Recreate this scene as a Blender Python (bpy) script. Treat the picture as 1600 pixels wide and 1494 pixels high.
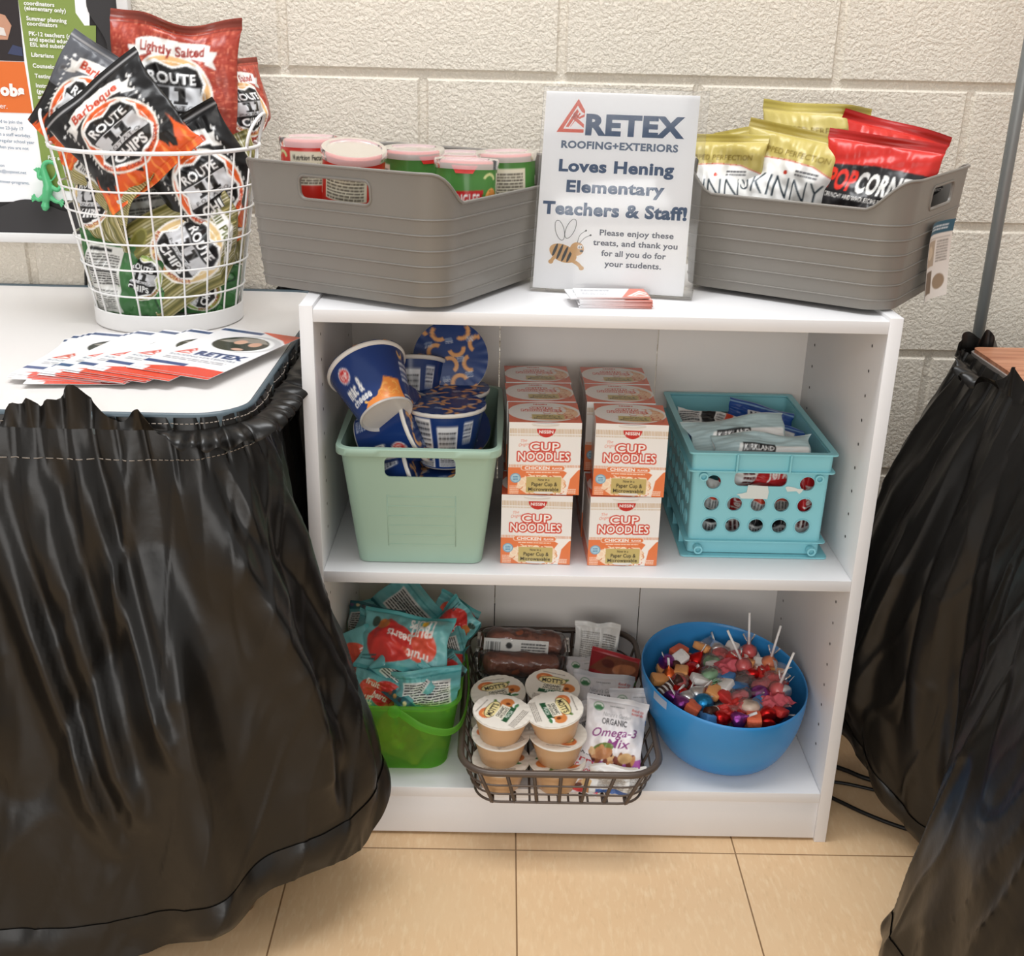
import bpy, bmesh, math, random
import numpy as np
from mathutils import Vector, Matrix, Euler
PI = math.pi
for _o in list(bpy.data.objects): bpy.data.objects.remove(_o)
SC = bpy.context.scene
COL = SC.collection

# ------------------------------------------------------------------ camera
F_PX, CAM = 1777.9453, np.array([.2363, -1.3082, 1.0506])
PITCH, YAW, ROLL = .3708, .0132, .0250
FW = np.array([math.sin(YAW)*math.cos(PITCH), math.cos(YAW)*math.cos(PITCH), -math.sin(PITCH)])
_rt = np.array([math.cos(YAW), -math.sin(YAW), 0.]); _up = np.cross(_rt, FW)
RT = math.cos(ROLL)*_rt+math.sin(ROLL)*_up
UP = -math.sin(ROLL)*_rt+math.cos(ROLL)*_up
cd = bpy.data.cameras.new('camera'); cam = bpy.data.objects.new('camera', cd); COL.objects.link(cam)
cd.sensor_fit = 'HORIZONTAL'; cd.sensor_width = 36; cd.lens = F_PX/1600*36; cd.clip_start = .02
cam.matrix_world = Matrix([[RT[i], UP[i], -FW[i], CAM[i]] for i in range(3)]+[[0, 0, 0, 1]])
SC.camera = cam

def at(px, py, ax, val):
    """point of the room seen at a photo pixel, on the plane x, y or z = val"""
    d = FW+RT*(px-800)/F_PX-UP*(py-747)/F_PX
    i = 'xyz'.index(ax)
    return CAM+d*(val-CAM[i])/d[i]

# ------------------------------------------------------------------ light
SC.view_settings.view_transform = 'Standard'; SC.view_settings.look = 'None'
SC.view_settings.gamma = 1; SC.view_settings.use_curve_mapping = False
SC.view_settings.exposure = 0.0
W = bpy.data.worlds.new('world'); SC.world = W; W.use_nodes = True
bg = W.node_tree.nodes['Background']; bg.inputs[1].default_value = .50
_n, _l = W.node_tree.nodes, W.node_tree.links                     # room light: bright ceiling above, dimmer walls around
_tc = _n.new('ShaderNodeTexCoord'); _sx = _n.new('ShaderNodeSeparateXYZ'); _rp = _n.new('ShaderNodeValToRGB')
_l.new(_tc.outputs['Generated'], _sx.inputs[0]); _l.new(_sx.outputs[2], _rp.inputs[0]); _l.new(_rp.outputs[0], bg.inputs[0])
_rp.color_ramp.elements[0].position = 0; _rp.color_ramp.elements[0].color = (1.10, 1.06, 1.01, 1)
_rp.color_ramp.elements[1].position = .9; _rp.color_ramp.elements[1].color = (1.44, 1.44, 1.42, 1)

def ceiling_light(x, y, sx, sy, power, color=(1, .985, .96)):
    l = bpy.data.lights.new('ceiling_light', 'AREA'); l.shape = 'RECTANGLE'; l.size = sx; l.size_y = sy
    l.energy = power; l.color = color
    o = bpy.data.objects.new('ceiling_light', l); COL.objects.link(o); o.location = (x, y, 2.72)
    return o
COOL = (.97, .985, 1.0)
ceiling_light(-.75, -3.75, 1.7, .50, 22, COOL)
ceiling_light(.12, -.16, 1.8, .6, 42, COOL)
front_fill = ceiling_light(-.4, -4.3, 3.2, 1.5, 50, (1, .975, .945)); front_fill.name = 'front_fill_light'; front_fill.location.z = 1.25; front_fill.rotation_euler = (PI/2, 0, 0)   # unseen frontal fill, added to brighten the inside of the shelves

# ------------------------------------------------------------------ materials
def lin(c):
    c = np.asarray(c, float)/255.
    return np.where(c <= .04045, c/12.92, ((c+.055)/1.055)**2.4)
MATS = {}
def mat(name, color=(200, 200, 200), rough=.5, metal=0., bump=0., bscale=60., var=0., vscale=8., spec=.5,
        trans=0., alpha=1., coat=0., printed=False, ior=1.45, bdist=.002):
    if name in MATS: return MATS[name]
    m = bpy.data.materials.new(name); m.use_nodes = True; MATS[name] = m
    N, L = m.node_tree.nodes, m.node_tree.links
    b = N['Principled BSDF']
    c = tuple(lin(color))+(1,)
    b.inputs['Base Color'].default_value = c
    b.inputs['Roughness'].default_value = rough; b.inputs['Metallic'].default_value = metal
    b.inputs['Specular IOR Level'].default_value = spec; b.inputs['IOR'].default_value = ior
    b.inputs['Transmission Weight'].default_value = trans; b.inputs['Alpha'].default_value = alpha
    b.inputs['Coat Weight'].default_value = coat
    tc = N.new('ShaderNodeTexCoord')
    src = None
    if printed:                                    # ink colours printed on packaging, stored per vertex
        a = N.new('ShaderNodeAttribute'); a.attribute_name = 'ink'; src = a.outputs['Color']
        L.new(src, b.inputs['Base Color'])
    if var:
        n = N.new('ShaderNodeTexNoise'); n.inputs['Scale'].default_value = vscale; n.inputs['Detail'].default_value = 4
        L.new(tc.outputs['Object'], n.inputs['Vector'])
        r = N.new('ShaderNodeMapRange'); r.inputs[1].default_value = .3; r.inputs[2].default_value = .7
        r.inputs[3].default_value = 1-var; r.inputs[4].default_value = 1+var
        L.new(n.outputs[0], r.inputs[0])
        mx = N.new('ShaderNodeVectorMath'); mx.operation = 'SCALE'
        if src: L.new(src, mx.inputs[0])
        else: mx.inputs[0].default_value = c[:3]
        L.new(r.outputs[0], mx.inputs['Scale']); L.new(mx.outputs[0], b.inputs['Base Color'])
    if bump:
        n = N.new('ShaderNodeTexNoise'); n.inputs['Scale'].default_value = bscale; n.inputs['Detail'].default_value = 3
        L.new(tc.outputs['Object'], n.inputs['Vector'])
        bp = N.new('ShaderNodeBump'); bp.inputs['Strength'].default_value = bump; bp.inputs['Distance'].default_value = bdist
        L.new(n.outputs[0], bp.inputs['Height']); L.new(bp.outputs[0], b.inputs['Normal'])
    return m

# ------------------------------------------------------------------ mesh builder
class MB:
    """collects shapes, then links them as one mesh object"""
    def __init__(s): s.v = []; s.f = []; s.m = []; s.c = []; s.n = 0; s.has = False
    def add(s, v, f, m=0, c=None, M=None):
        v = np.asarray(v, float).reshape(-1, 3)
        if M is not None:
            A = np.array(M); v = v@A[:3, :3].T+A[:3, 3]
        f = np.asarray(f) if not isinstance(f, list) else f
        if isinstance(f, np.ndarray): f = [f]
        else:
            by = {}
            for q in f: by.setdefault(len(q), []).append(q)
            f = [np.array(q) for q in by.values()]
        for q in f:
            if len(q): s.f.append(q+s.n); s.m.append(np.full(len(q), m) if np.isscalar(m) else np.asarray(m))
        s.v.append(v); s.n += len(v)
        if c is None: c = np.ones((len(v), 3))*.8
        else: s.has = True
        s.c.append(np.broadcast_to(np.asarray(c, float), (len(v), 3)))
        return s
    def build(s, name, mats, parent=None, smooth=True, loc=None, rot=None, angle=None):
        me = bpy.data.meshes.new(name)
        if not isinstance(mats, (list, tuple)): mats = [mats]
        for x in mats: me.materials.append(x)
        v = np.concatenate(s.v) if s.v else np.zeros((0, 3))
        tot = sum(q.size for q in s.f); nf = sum(len(q) for q in s.f)
        me.vertices.add(len(v)); me.vertices.foreach_set('co', v.astype(np.float32).ravel())
        me.loops.add(tot); me.polygons.add(nf)
        if nf:
            me.loops.foreach_set('vertex_index', np.concatenate([q.ravel() for q in s.f]).astype(np.int32))
            ln = np.concatenate([np.full(len(q), q.shape[1]) for q in s.f])
            me.polygons.foreach_set('loop_start', np.concatenate([[0], np.cumsum(ln)[:-1]]).astype(np.int32))
            me.polygons.foreach_set('material_index', np.concatenate(s.m).astype(np.int32))
            me.polygons.foreach_set('use_smooth', np.full(nf, bool(smooth)))
        me.update(calc_edges=True); me.validate(verbose=False)
        if s.has:
            a = me.color_attributes.new('ink', 'FLOAT_COLOR', 'POINT')
            c = np.ones((len(v), 4), np.float32); c[:, :3] = np.concatenate(s.c)
            a.data.foreach_set('color', c.ravel())
        if angle is not None and smooth: me.set_sharp_from_angle(angle=math.radians(angle))
        o = bpy.data.objects.new(name, me); COL.objects.link(o)
        if parent is not None: o.parent = parent
        if loc is not None: o.location = loc
        if rot is not None: o.rotation_euler = rot
        return o

def tag(o, label=None, cat=None, group=None, kind=None):
    if label: o['label'] = label
    if cat: o['category'] = cat
    if group: o['group'] = group
    if kind: o['kind'] = kind
    return o
def thing(name, label, cat, loc=(0, 0, 0), rz=0, group=None, M=None):
    o = bpy.data.objects.new(name, None); COL.objects.link(o); o.empty_display_size = .02
    if M is not None: o.matrix_world = M
    else: o.location = loc; o.rotation_euler = (0, 0, rz)
    return tag(o, label, cat, group)
def dup(root, M=None, label=None, group=None):
    r = root.copy(); COL.objects.link(r)
    if M is not None: r.matrix_world = M
    if label: r['label'] = label
    if group: r['group'] = group
    for ch in list(root.children):
        c = ch.copy(); COL.objects.link(c); c.parent = r
        for g in list(ch.children):
            d = g.copy(); COL.objects.link(d); d.parent = c
    return r

def gridf(nu, nv, cu=False, cv=False, flip=False):
    """quads of an nu x nv vertex grid (index = v*nu+u)"""
    u = np.arange(nu if cu else nu-1); v = np.arange(nv if cv else nv-1)
    U, V = np.meshgrid(u, v)
    U, V = U.ravel(), V.ravel(); U1, V1 = (U+1) % nu, (V+1) % nv
    q = np.stack([V*nu+U, V*nu+U1, V1*nu+U1, V1*nu+U], 1)
    return q[:, ::-1] if flip else q
def rbox(x0, x1, y0, y1, z0, z1, b=.001, seg=2):
    bm = bmesh.new(); bmesh.ops.create_cube(bm, size=1)
    for v in bm.verts: v.co = ((x0+x1)/2+v.co.x*(x1-x0), (y0+y1)/2+v.co.y*(y1-y0), (z0+z1)/2+v.co.z*(z1-z0))
    if b: bmesh.ops.bevel(bm, geom=bm.edges[:], offset=b, segments=seg, affect='EDGES', profile=.5)
    bm.verts.index_update()
    v = [x.co[:] for x in bm.verts]; f = [tuple(q.index for q in x.verts) for x in bm.faces]; bm.free()
    return v, f
def catmull(P, n, closed=False):
    P = np.asarray(P, float); k = len(P)
    t = np.linspace(0, k if closed else k-1, n, endpoint=not closed)
    i = np.floor(t).astype(int)
    if not closed: i = np.minimum(i, k-2)
    w = (t-i).reshape((-1,)+(1,)*(P.ndim-1))
    g = (lambda j: P[j % k]) if closed else (lambda j: P[np.clip(j, 0, k-1)])
    a, b, c, d = g(i-1), g(i), g(i+1), g(i+2)
    return .5*(2*b+(c-a)*w+(2*a-5*b+4*c-d)*w*w+(3*b-a-3*c+d)*w**3)
def tube(P, r, n=8, closed=False, caps=True):
    P = np.asarray(P, float); k = len(P)
    if closed: T = np.roll(P, -1, 0)-np.roll(P, 1, 0)
    else: T = np.gradient(P, axis=0)
    T /= np.linalg.norm(T, axis=1, keepdims=True)+1e-12
    a = np.array([0, 0, 1.]) if abs(T[0][2]) < .9 else np.array([1., 0, 0])
    N = np.cross(T[0], a); N /= np.linalg.norm(N); V = []
    r = np.broadcast_to(np.asarray(r, float), (k,))
    for i in range(k):
        N = N-T[i]*(N@T[i]); N /= np.linalg.norm(N); B = np.cross(T[i], N)
        th = np.arange(n)*2*PI/n
        V.append(P[i]+r[i]*(np.cos(th)[:, None]*N+np.sin(th)[:, None]*B))
    V = np.concatenate(V)
    f = [tuple(q) for q in gridf(n, k, True, closed)]
    if caps and not closed:
        f += [tuple(range(n))[::-1], tuple((k-1)*n+j for j in range(n))]
    return V, f
def lathe(prof, n=48, cap0=False, cap1=False):
    prof = np.asarray(prof, float); th = np.arange(n)*2*PI/n
    V = np.stack([prof[:, 0][:, None]*np.cos(th), prof[:, 0][:, None]*np.sin(th), np.repeat(prof[:, 1][:, None], n, 1)], 2).reshape(-1, 3)
    f = [tuple(q) for q in gridf(n, len(prof), True)]
    if cap0: f.append(tuple(range(n))[::-1])
    if cap1: f.append(tuple((len(prof)-1)*n+j for j in range(n)))
    return V, f
def rrect(w, d, r, n=8, m=0):
    """rounded rectangle outline, counter-clockwise; m extra points on each straight side"""
    P = []; r = min(r, w/2-1e-4, d/2-1e-4)
    cs = [(w/2-r, -d/2+r, -PI/2), (w/2-r, d/2-r, 0), (-w/2+r, d/2-r, PI/2), (-w/2+r, -d/2+r, PI)]
    for i, (x, y, a) in enumerate(cs):
        arc = [(x+r*math.cos(a+PI/2*k/n), y+r*math.sin(a+PI/2*k/n)) for k in range(n+1)]
        P += arc
        nx = cs[(i+1) % 4]; q = (nx[0]+r*math.cos(nx[2]), nx[1]+r*math.sin(nx[2]))
        for k in range(1, m+1):
            s = k/(m+1); P.append((arc[-1][0]*(1-s)+q[0]*s, arc[-1][1]*(1-s)+q[1]*s))
    return np.array(P)
def prism(P, z0, z1):
    """closed prism of a 2D outline along z"""
    P = np.asarray(P, float); n = len(P)
    V = np.concatenate([np.c_[P, np.full(n, z0)], np.c_[P, np.full(n, z1)]])
    return V, [tuple(range(n))[::-1], tuple(range(n, 2*n))]+[(i, (i+1) % n, n+(i+1) % n, n+i) for i in range(n)]
def cut(o, cutter):
    """boolean difference, applied at once; the cutter is removed"""
    c = cutter.build('cutter', mat('cutter'), o.parent)
    md = o.modifiers.new('b', 'BOOLEAN'); md.operation = 'DIFFERENCE'; md.object = c; md.solver = 'EXACT'
    dg = bpy.context.evaluated_depsgraph_get(); dg.update()
    me = bpy.data.meshes.new_from_object(o.evaluated_get(dg), depsgraph=dg)
    o.modifiers.clear(); old = o.data; o.data = me; me.name = old.name
    bpy.data.objects.remove(c)
    me.set_sharp_from_angle(angle=math.radians(35))
    return o
class Noise:
    """smooth random field in 2D"""
    def __init__(s, seed, f0=1., octaves=3, k=5):
        g = np.random.default_rng(seed); s.t = []
        for o in range(octaves):
            for _ in range(k):
                a = g.uniform(0, 2*PI); f = f0*2**o*g.uniform(.7, 1.4)
                s.t.append((f*math.cos(a)*2*PI, f*math.sin(a)*2*PI, g.uniform(0, 2*PI), .5**o/math.sqrt(k)))
    def __call__(s, x, y): return sum(w*np.sin(a*x+b*y+p) for a, b, p, w in s.t)

# ------------------------------------------------------------------ printed artwork
_TXT = {}
def text_mesh(s, bold=0., res=3):
    """triangles of a line of lettering, letter height about 0.72, starting at x = 0"""
    k = (s, bold, res)
    if k not in _TXT:
        c = bpy.data.curves.new('t', 'FONT'); c.body = s; c.offset = bold; c.resolution_u = res; c.space_character = 1+max(0, bold)*1.6
        o = bpy.data.objects.new('t', c); COL.objects.link(o)
        dg = bpy.context.evaluated_depsgraph_get(); e = o.evaluated_get(dg); m = e.to_mesh()
        m.calc_loop_triangles()
        v = np.array([x.co[:2] for x in m.vertices]).reshape(-1, 2)
        t = np.array([x.vertices[:] for x in m.loop_triangles]).reshape(-1, 3)
        e.to_mesh_clear(); bpy.data.objects.remove(o); bpy.data.curves.remove(c)
        _TXT[k] = (v, t)
    return _TXT[k]
def text_layout(s, x, y, h, align='C', bold=0., sx=1., rot=0., shear=0., width=None, res=3):
    v, t = text_mesh(s, bold, res)
    if not len(v): return v, t
    lo, hi = v[:, 0].min(), v[:, 0].max(); k = h/.72
    p = v.copy(); p[:, 0] -= {'L': lo, 'C': (lo+hi)/2, 'R': hi}[align]
    if width: sx = width/((hi-lo)*k)
    p *= (k*sx, k); p[:, 1] -= h/2; p[:, 0] += shear*p[:, 1]
    c, n = math.cos(rot), math.sin(rot)
    return p@np.array([[c, n], [-n, c]])+(x, y), t
class Art:
    """flat colour artwork; units are whatever w and h are given in, origin at the lower left"""
    def __init__(s, w, h, nx, bg=(255, 255, 255), SS=2):
        s.w, s.h, s.SS = w, h, SS; s.k = nx*SS/w
        s.W, s.H = nx*SS, int(round(h*s.k/SS))*SS
        s.a = np.zeros((s.H, s.W, 3)); s.a[:] = bg
    def _box(s, p):
        x0, y0 = np.floor(p.min(0)).astype(int); x1, y1 = np.ceil(p.max(0)).astype(int)+1
        return max(x0, 0), max(y0, 0), min(x1, s.W), min(y1, s.H)
    def poly(s, pts, col, al=1.):
        p = np.asarray(pts, float)*s.k; x0, y0, x1, y1 = s._box(p)
        if x0 >= x1 or y0 >= y1: return s
        X, Y = np.meshgrid(np.arange(x0, x1)+.5, np.arange(y0, y1)+.5); ins = np.zeros(X.shape, bool)
        for (ax, ay), (bx, by) in zip(p, np.roll(p, -1, 0)):
            if ay == by: continue
            c = (ay > Y) != (by > Y); ins ^= c & (X < (bx-ax)*(Y-ay)/(by-ay)+ax)
        s.a[y0:y1, x0:x1][ins] = s.a[y0:y1, x0:x1][ins]*(1-al)+np.asarray(col, float)*al
        return s
    def rect(s, x0, y0, x1, y1, col, al=1.): return s.poly([(x0, y0), (x1, y0), (x1, y1), (x0, y1)], col, al)
    def rr(s, cx, cy, w, h, r, col): return s.poly(rrect(w, h, r, 5)+(cx, cy), col)
    def ell(s, cx, cy, rx, ry, col, rot=0, a0=0, a1=2*PI, n=40):
        t = np.linspace(a0, a1, n); x, y = rx*np.cos(t), ry*np.sin(t); c, q = math.cos(rot), math.sin(rot)
        return s.poly(np.c_[cx+c*x-q*y, cy+q*x+c*y], col)
    def arc(s, cx, cy, r, w, a0, a1, col, n=16, sy=1.):
        t = np.linspace(a0, a1, n); o = np.c_[np.cos(t), sy*np.sin(t)]
        return s.poly(np.concatenate([(r+w/2)*o, ((r-w/2)*o)[::-1]])+(cx, cy), col)
    def line(s, pts, w, col):
        for a, b in zip(pts[:-1], pts[1:]):
            a, b = np.array(a, float), np.array(b, float); d = b-a; n = np.array([-d[1], d[0]])/(np.linalg.norm(d)+1e-9)*w/2
            s.poly([a+n, b+n, b-n, a-n], col)
        return s
    def tris(s, v, t, col):
        v = v*s.k
        for q in v[t]:
            x0, y0, x1, y1 = s._box(q)
            if x0 >= x1 or y0 >= y1: continue
            X = np.arange(x0, x1)+.5; Y = (np.arange(y0, y1)+.5)[:, None]
            (ax, ay), (bx, by), (cx, cy) = q
            d = (bx-ax)*(cy-ay)-(cx-ax)*(by-ay)
            if abs(d) < 1e-9: continue
            sg = 1 if d > 0 else -1
            m = (sg*((bx-ax)*(Y-ay)-(by-ay)*(X-ax)) >= 0) & (sg*((cx-bx)*(Y-by)-(cy-by)*(X-bx)) >= 0) & (sg*((ax-cx)*(Y-cy)-(ay-cy)*(X-cx)) >= 0)
            s.a[y0:y1, x0:x1][m] = col
        return s
    def text(s, t, x, y, h, col, **k):
        v, f = text_layout(t, x, y, h, **k)
        if len(f): s.tris(v, f, col)
        return s
    def arctext(s, t, cx, cy, r, h, col, a0, a1, bold=.02, sx=1.):
        """letters spread along an arc from angle a0 to a1 (degrees)"""
        n = len(t)
        for i, ch in enumerate(t):
            if ch == ' ': continue
            a = math.radians(a0+(a1-a0)*(i+.5)/n); up = a1 < a0
            s.text(ch, cx+r*math.cos(a), cy+r*math.sin(a), h, col, rot=a-PI/2 if up else a+PI/2, bold=bold, sx=sx)
        return s
    def small(s, x0, y0, x1, y1, n, col, seed=0, fill=.55):
        """lines of print too small to read"""
        g = np.random.default_rng(seed); dy = (y1-y0)/n
        for i in range(n):
            x = x0; y = y0+dy*i
            while x < x1:
                w = min(g.uniform(.04, .16)*(x1-x0), x1-x); s.rect(x, y, x+w*.86, y+dy*fill, col); x += w
        return s
    def out(s):
        h, w = s.H//s.SS, s.W//s.SS
        return lin(s.a.reshape(h, s.SS, w, s.SS, 3).mean((1, 3)))
def sample(img, u, v):
    h, w, _ = img.shape
    x = np.clip(np.asarray(u)*w-.5, 0, w-1.001); y = np.clip(np.asarray(v)*h-.5, 0, h-1.001)
    i, j = y.astype(int), x.astype(int); fy, fx = (y-i)[..., None], (x-j)[..., None]
    i1, j1 = np.minimum(i+1, h-1), np.minimum(j+1, w-1)
    return (img[i, j]*(1-fx)+img[i, j1]*fx)*(1-fy)+(img[i1, j]*(1-fx)+img[i1, j1]*fx)*fy
def panel(mb, img, O, U, V, m=0, res=1.):
    """flat printed rectangle: corner O, edge vectors U and V"""
    h, w, _ = img.shape; nu, nv = int(w*res)+1, int(h*res)+1
    u, v = np.meshgrid(np.linspace(0, 1, nu), np.linspace(0, 1, nv)); u, v = u.ravel(), v.ravel()
    P = np.array(O)+u[:, None]*np.array(U)+v[:, None]*np.array(V)
    return mb.add(P, gridf(nu, nv), m, sample(img, u, v))
def letters(mb, s, O, U, V, x, y, h, m, **k):
    """flat lettering as polygons lying on the plane O + x U + y V"""
    v, t = text_layout(s, x, y, h, **k)
    if len(t): mb.add(np.array(O)+v[:, :1]*np.array(U)+v[:, 1:]*np.array(V), t, m)
def flatpoly(mb, pts, O, U, V, m):
    p = np.asarray(pts, float); mb.add(np.array(O)+p[:, :1]*np.array(U)+p[:, 1:]*np.array(V), [tuple(range(len(p)))], m)
INK = mat('printed_film', rough=.3, printed=True, bump=.25, bscale=90, bdist=.001)
PAPER = mat('printed_paper', rough=.6, printed=True, spec=.3)
GLOSS = mat('printed_gloss', rough=.22, printed=True)
WHITE = mat('white_laminate', (226, 225, 226), .32, bump=.04, bscale=300, var=.015)
BLACK = mat('black_ink', (18, 18, 20), .5)
# ================================================================== THE SETTING
def structure(o): o['kind'] = 'structure'; return o
YW, BZ, BX, BL = .466, .9944, .3171, .4064
# block wall: each block a chamfered face, the joints sunk behind
def wall_material():
    m = mat('painted_block', (237, 228, 213), .62, var=.03, vscale=3)
    N, L = m.node_tree.nodes, m.node_tree.links; b = N['Principled BSDF']; tc = N.new('ShaderNodeTexCoord')
    n1 = N.new('ShaderNodeTexNoise'); n1.inputs['Scale'].default_value = 185; n1.inputs['Detail'].default_value = 5; n1.inputs['Roughness'].default_value = .6
    n2 = N.new('ShaderNodeTexVoronoi'); n2.inputs['Scale'].default_value = 210
    L.new(tc.outputs['Object'], n1.inputs['Vector']); L.new(tc.outputs['Object'], n2.inputs['Vector'])
    rmp = N.new('ShaderNodeMapRange'); rmp.inputs[1].default_value = .36; rmp.inputs[2].default_value = .6
    L.new(n1.outputs[0], rmp.inputs[0])
    ad = N.new('ShaderNodeMath'); ad.operation = 'MULTIPLY_ADD'; ad.inputs[1].default_value = .25
    L.new(n2.outputs['Distance'], ad.inputs[0]); L.new(rmp.outputs[0], ad.inputs[2])
    bp = N.new('ShaderNodeBump'); bp.inputs['Strength'].default_value = .62; bp.inputs['Distance'].default_value = .0035
    L.new(ad.outputs[0], bp.inputs['Height']); L.new(bp.outputs[0], b.inputs['Normal'])
    return m
mb = MB(); g = .0048; ch = .0035; dp = .0055
for k in range(-9, 6):
    z0 = BZ+k*BL/2
    if z0+BL/2 < 0: continue
    off = 0 if k % 2 == 0 else BL/2
    for j in range(-7, 7):
        x0 = BX+j*BL+off; x1 = x0+BL; z1 = z0+BL/2
        a = [(x0+g, z0+g), (x1-g, z0+g), (x1-g, z1-g), (x0+g, z1-g)]
        c = [(x0+g+ch, z0+g+ch), (x1-g-ch, z0+g+ch), (x1-g-ch, z1-g-ch), (x0+g+ch, z1-g-ch)]
        V = [(p, YW+dp, q) for p, q in a]+[(p, YW, q) for p, q in c]
        mb.add(V, [(4, 5, 6, 7)]+[(i, (i+1) % 4, 4+(i+1) % 4, 4+i) for i in range(4)])
xa, xb = BX-7*BL, BX+8*BL
mb.add([(xa, YW+dp, 0), (xb, YW+dp, 0), (xb, YW+dp, 2.72), (xa, YW+dp, 2.72)], [(0, 1, 2, 3)])
mb.add(*rbox(xa, xb, YW+dp+.001, YW+.12, 0, 2.72, 0))
structure(mb.build('wall_back', wall_material(), smooth=False))
# vinyl composition tile floor
def floor_material():
    m = mat('vinyl_tile', (214, 174, 128), .38)
    N, L = m.node_tree.nodes, m.node_tree.links; b = N['Principled BSDF']; tc = N.new('ShaderNodeTexCoord')
    mp = N.new('ShaderNodeMapping'); mp.inputs['Location'].default_value = (-.2714, .0272, 0); L.new(tc.outputs['Object'], mp.inputs[0])
    br = N.new('ShaderNodeTexBrick'); br.offset = 0; br.squash = 1
    for k, v in (('Scale', 1), ('Mortar Size', .0011), ('Brick Width', .3048), ('Row Height', .3048), ('Mortar Smooth', .1)): br.inputs[k].default_value = v
    br.inputs['Color1'].default_value = (1, 1, 1, 1); br.inputs['Color2'].default_value = (.94, .94, .94, 1); br.inputs['Mortar'].default_value = (.33, .27, .22, 1)
    L.new(mp.outputs[0], br.inputs[0])
    prev = None
    for i, (sc, sx, sy, lo, hi, col) in enumerate(((1, 150, 42, .50, .74, (236, 210, 172)), (1, 170, 48, .55, .76, (208, 172, 130)), (1, 9, 7, .35, .75, (226, 194, 154)))):
        q = N.new('ShaderNodeMapping'); q.inputs['Scale'].default_value = (sx, sy, 1); q.inputs['Location'].default_value = (i*7.3, i*3.1, 0); q.inputs['Rotation'].default_value = (0, 0, .3*i)
        L.new(tc.outputs['Object'], q.inputs[0])
        n = N.new('ShaderNodeTexNoise'); n.inputs['Scale'].default_value = sc; n.inputs['Detail'].default_value = 3; L.new(q.outputs[0], n.inputs['Vector'])
        r = N.new('ShaderNodeMapRange'); r.inputs[1].default_value = lo; r.inputs[2].default_value = hi; r.inputs[4].default_value = .65; L.new(n.outputs[0], r.inputs[0])
        mx = N.new('ShaderNodeMixRGB'); L.new(r.outputs[0], mx.inputs[0]); mx.inputs[2].default_value = tuple(lin(col))+(1,)
        if prev is None: mx.inputs[1].default_value = tuple(lin((222, 186, 144)))+(1,)
        else: L.new(prev, mx.inputs[1])
        prev = mx.outputs[0]
    ml = N.new('ShaderNodeMixRGB'); ml.blend_type = 'MULTIPLY'; ml.inputs[0].default_value = 1
    L.new(prev, ml.inputs[1]); L.new(br.outputs[0], ml.inputs[2]); L.new(ml.outputs[0], b.inputs['Base Color'])
    return m
mb = MB(); mb.add([(xa, -5, 0), (xb, -5, 0), (xb, YW+.1, 0), (xa, YW+.1, 0)], [(0, 1, 2, 3)])
structure(mb.build('floor', floor_material(), smooth=False))
mb = MB(); mb.add(*rbox(xa, xb, YW-.006, YW+.004, 0, .125, .002))
structure(mb.build('baseboard_back', mat('black_vinyl', (28, 26, 25), .45, bump=.05)))

# ================================================================== BOOKCASE
CW, CH, CD, CT = .7084, .7525, .345, .0161
ZT, ZM, ZB, BT = .7481, .4091, .0813, .0155
bc = thing('bookcase', 'low white laminate bookcase with two shelves of snacks against the block wall', 'bookcase')
DARK = mat('pin_hole_shadow', (40, 34, 30), .8)
for sx, xo in ((0, 0), (1, CW-CT)):
    mb = MB(); mb.add(*rbox(xo, xo+CT, 0, CD, 0, CH, .0006))
    xi = CT+.0003 if sx == 0 else xo-.0003
    for yy in (.05, .30):
        for zz in np.arange(.13, .72, .032):
            if abs(zz-ZM+.008) < .02: continue
            t = np.arange(8)*PI/4; P = np.c_[np.full(8, xi), yy+.0022*np.cos(t), zz+.0022*np.sin(t)]
            mb.add(P, [tuple(range(8)) if sx == 0 else tuple(range(8))[::-1]], 1)
    mb.build('side_panel', [WHITE, DARK], bc)
mb = MB(); mb.add(*rbox(CT, CW-CT, .0006, CD-.004, ZT-BT, ZT, .0006)); mb.build('top_board', WHITE, bc)
for z in (ZM, ZB):
    mb = MB(); mb.add(*rbox(CT+.0002, CW-CT-.0002, .001, CD-.006, z-BT, z, .0006)); mb.build('shelf', WHITE, bc)
mb = MB(); mb.add(*rbox(CT, CW-CT, .004, .02, .004, ZB-BT, .0006)); mb.build('plinth', WHITE, bc)
mb = MB(); xs = [CT*.5, .235, .470, CW-CT*.5]
for a, b in zip(xs[:-1], xs[1:]): mb.add(*rbox(a+.0007, b-.0007, CD-.004, CD, .01, CH-.012, .0003))
mb.build('back_panel', mat('hardboard_back', (238, 233, 228), .45), bc)

# ================================================================== TABLES
FILM = mat('black_plastic_film', (17, 15, 13), .33, bump=.3, bscale=30, bdist=.003, var=.08, vscale=5, spec=.5)
STITCH = mat('stitch_thread', (150, 140, 130), .7)
TZ = .67
tb = thing('folding_table', 'white laminate table with slate edge band and black skirt at left', 'table', (-.45, .14, 0))
def table_outline(x1, y0, y1, x0, r): return rrect(x1-x0, y1-y0, r, 8)+((x0+x1)/2, (y0+y1)/2)
def shift(P, dx, dy): return np.asarray(P)+(dx, dy)
o = shift(table_outline(-.038, -.162, .452, -1.25, .055), .45, -.14)
mb = MB(); mb.add(*prism(o, TZ-.028, TZ)); mb.build('table_top', mat('grey_white_laminate', (226, 222, 219), .3, var=.01), tb, smooth=False)
P3 = np.c_[o*1.0, np.full(len(o), TZ-.012)]
mb = MB(); rr_ = []
c0 = o.mean(0); d = o-c0
nrm = np.roll(o, -1, 0)-np.roll(o, 1, 0); nrm = np.c_[nrm[:, 1], -nrm[:, 0]]; nrm /= np.linalg.norm(nrm, axis=1, keepdims=True)
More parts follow.
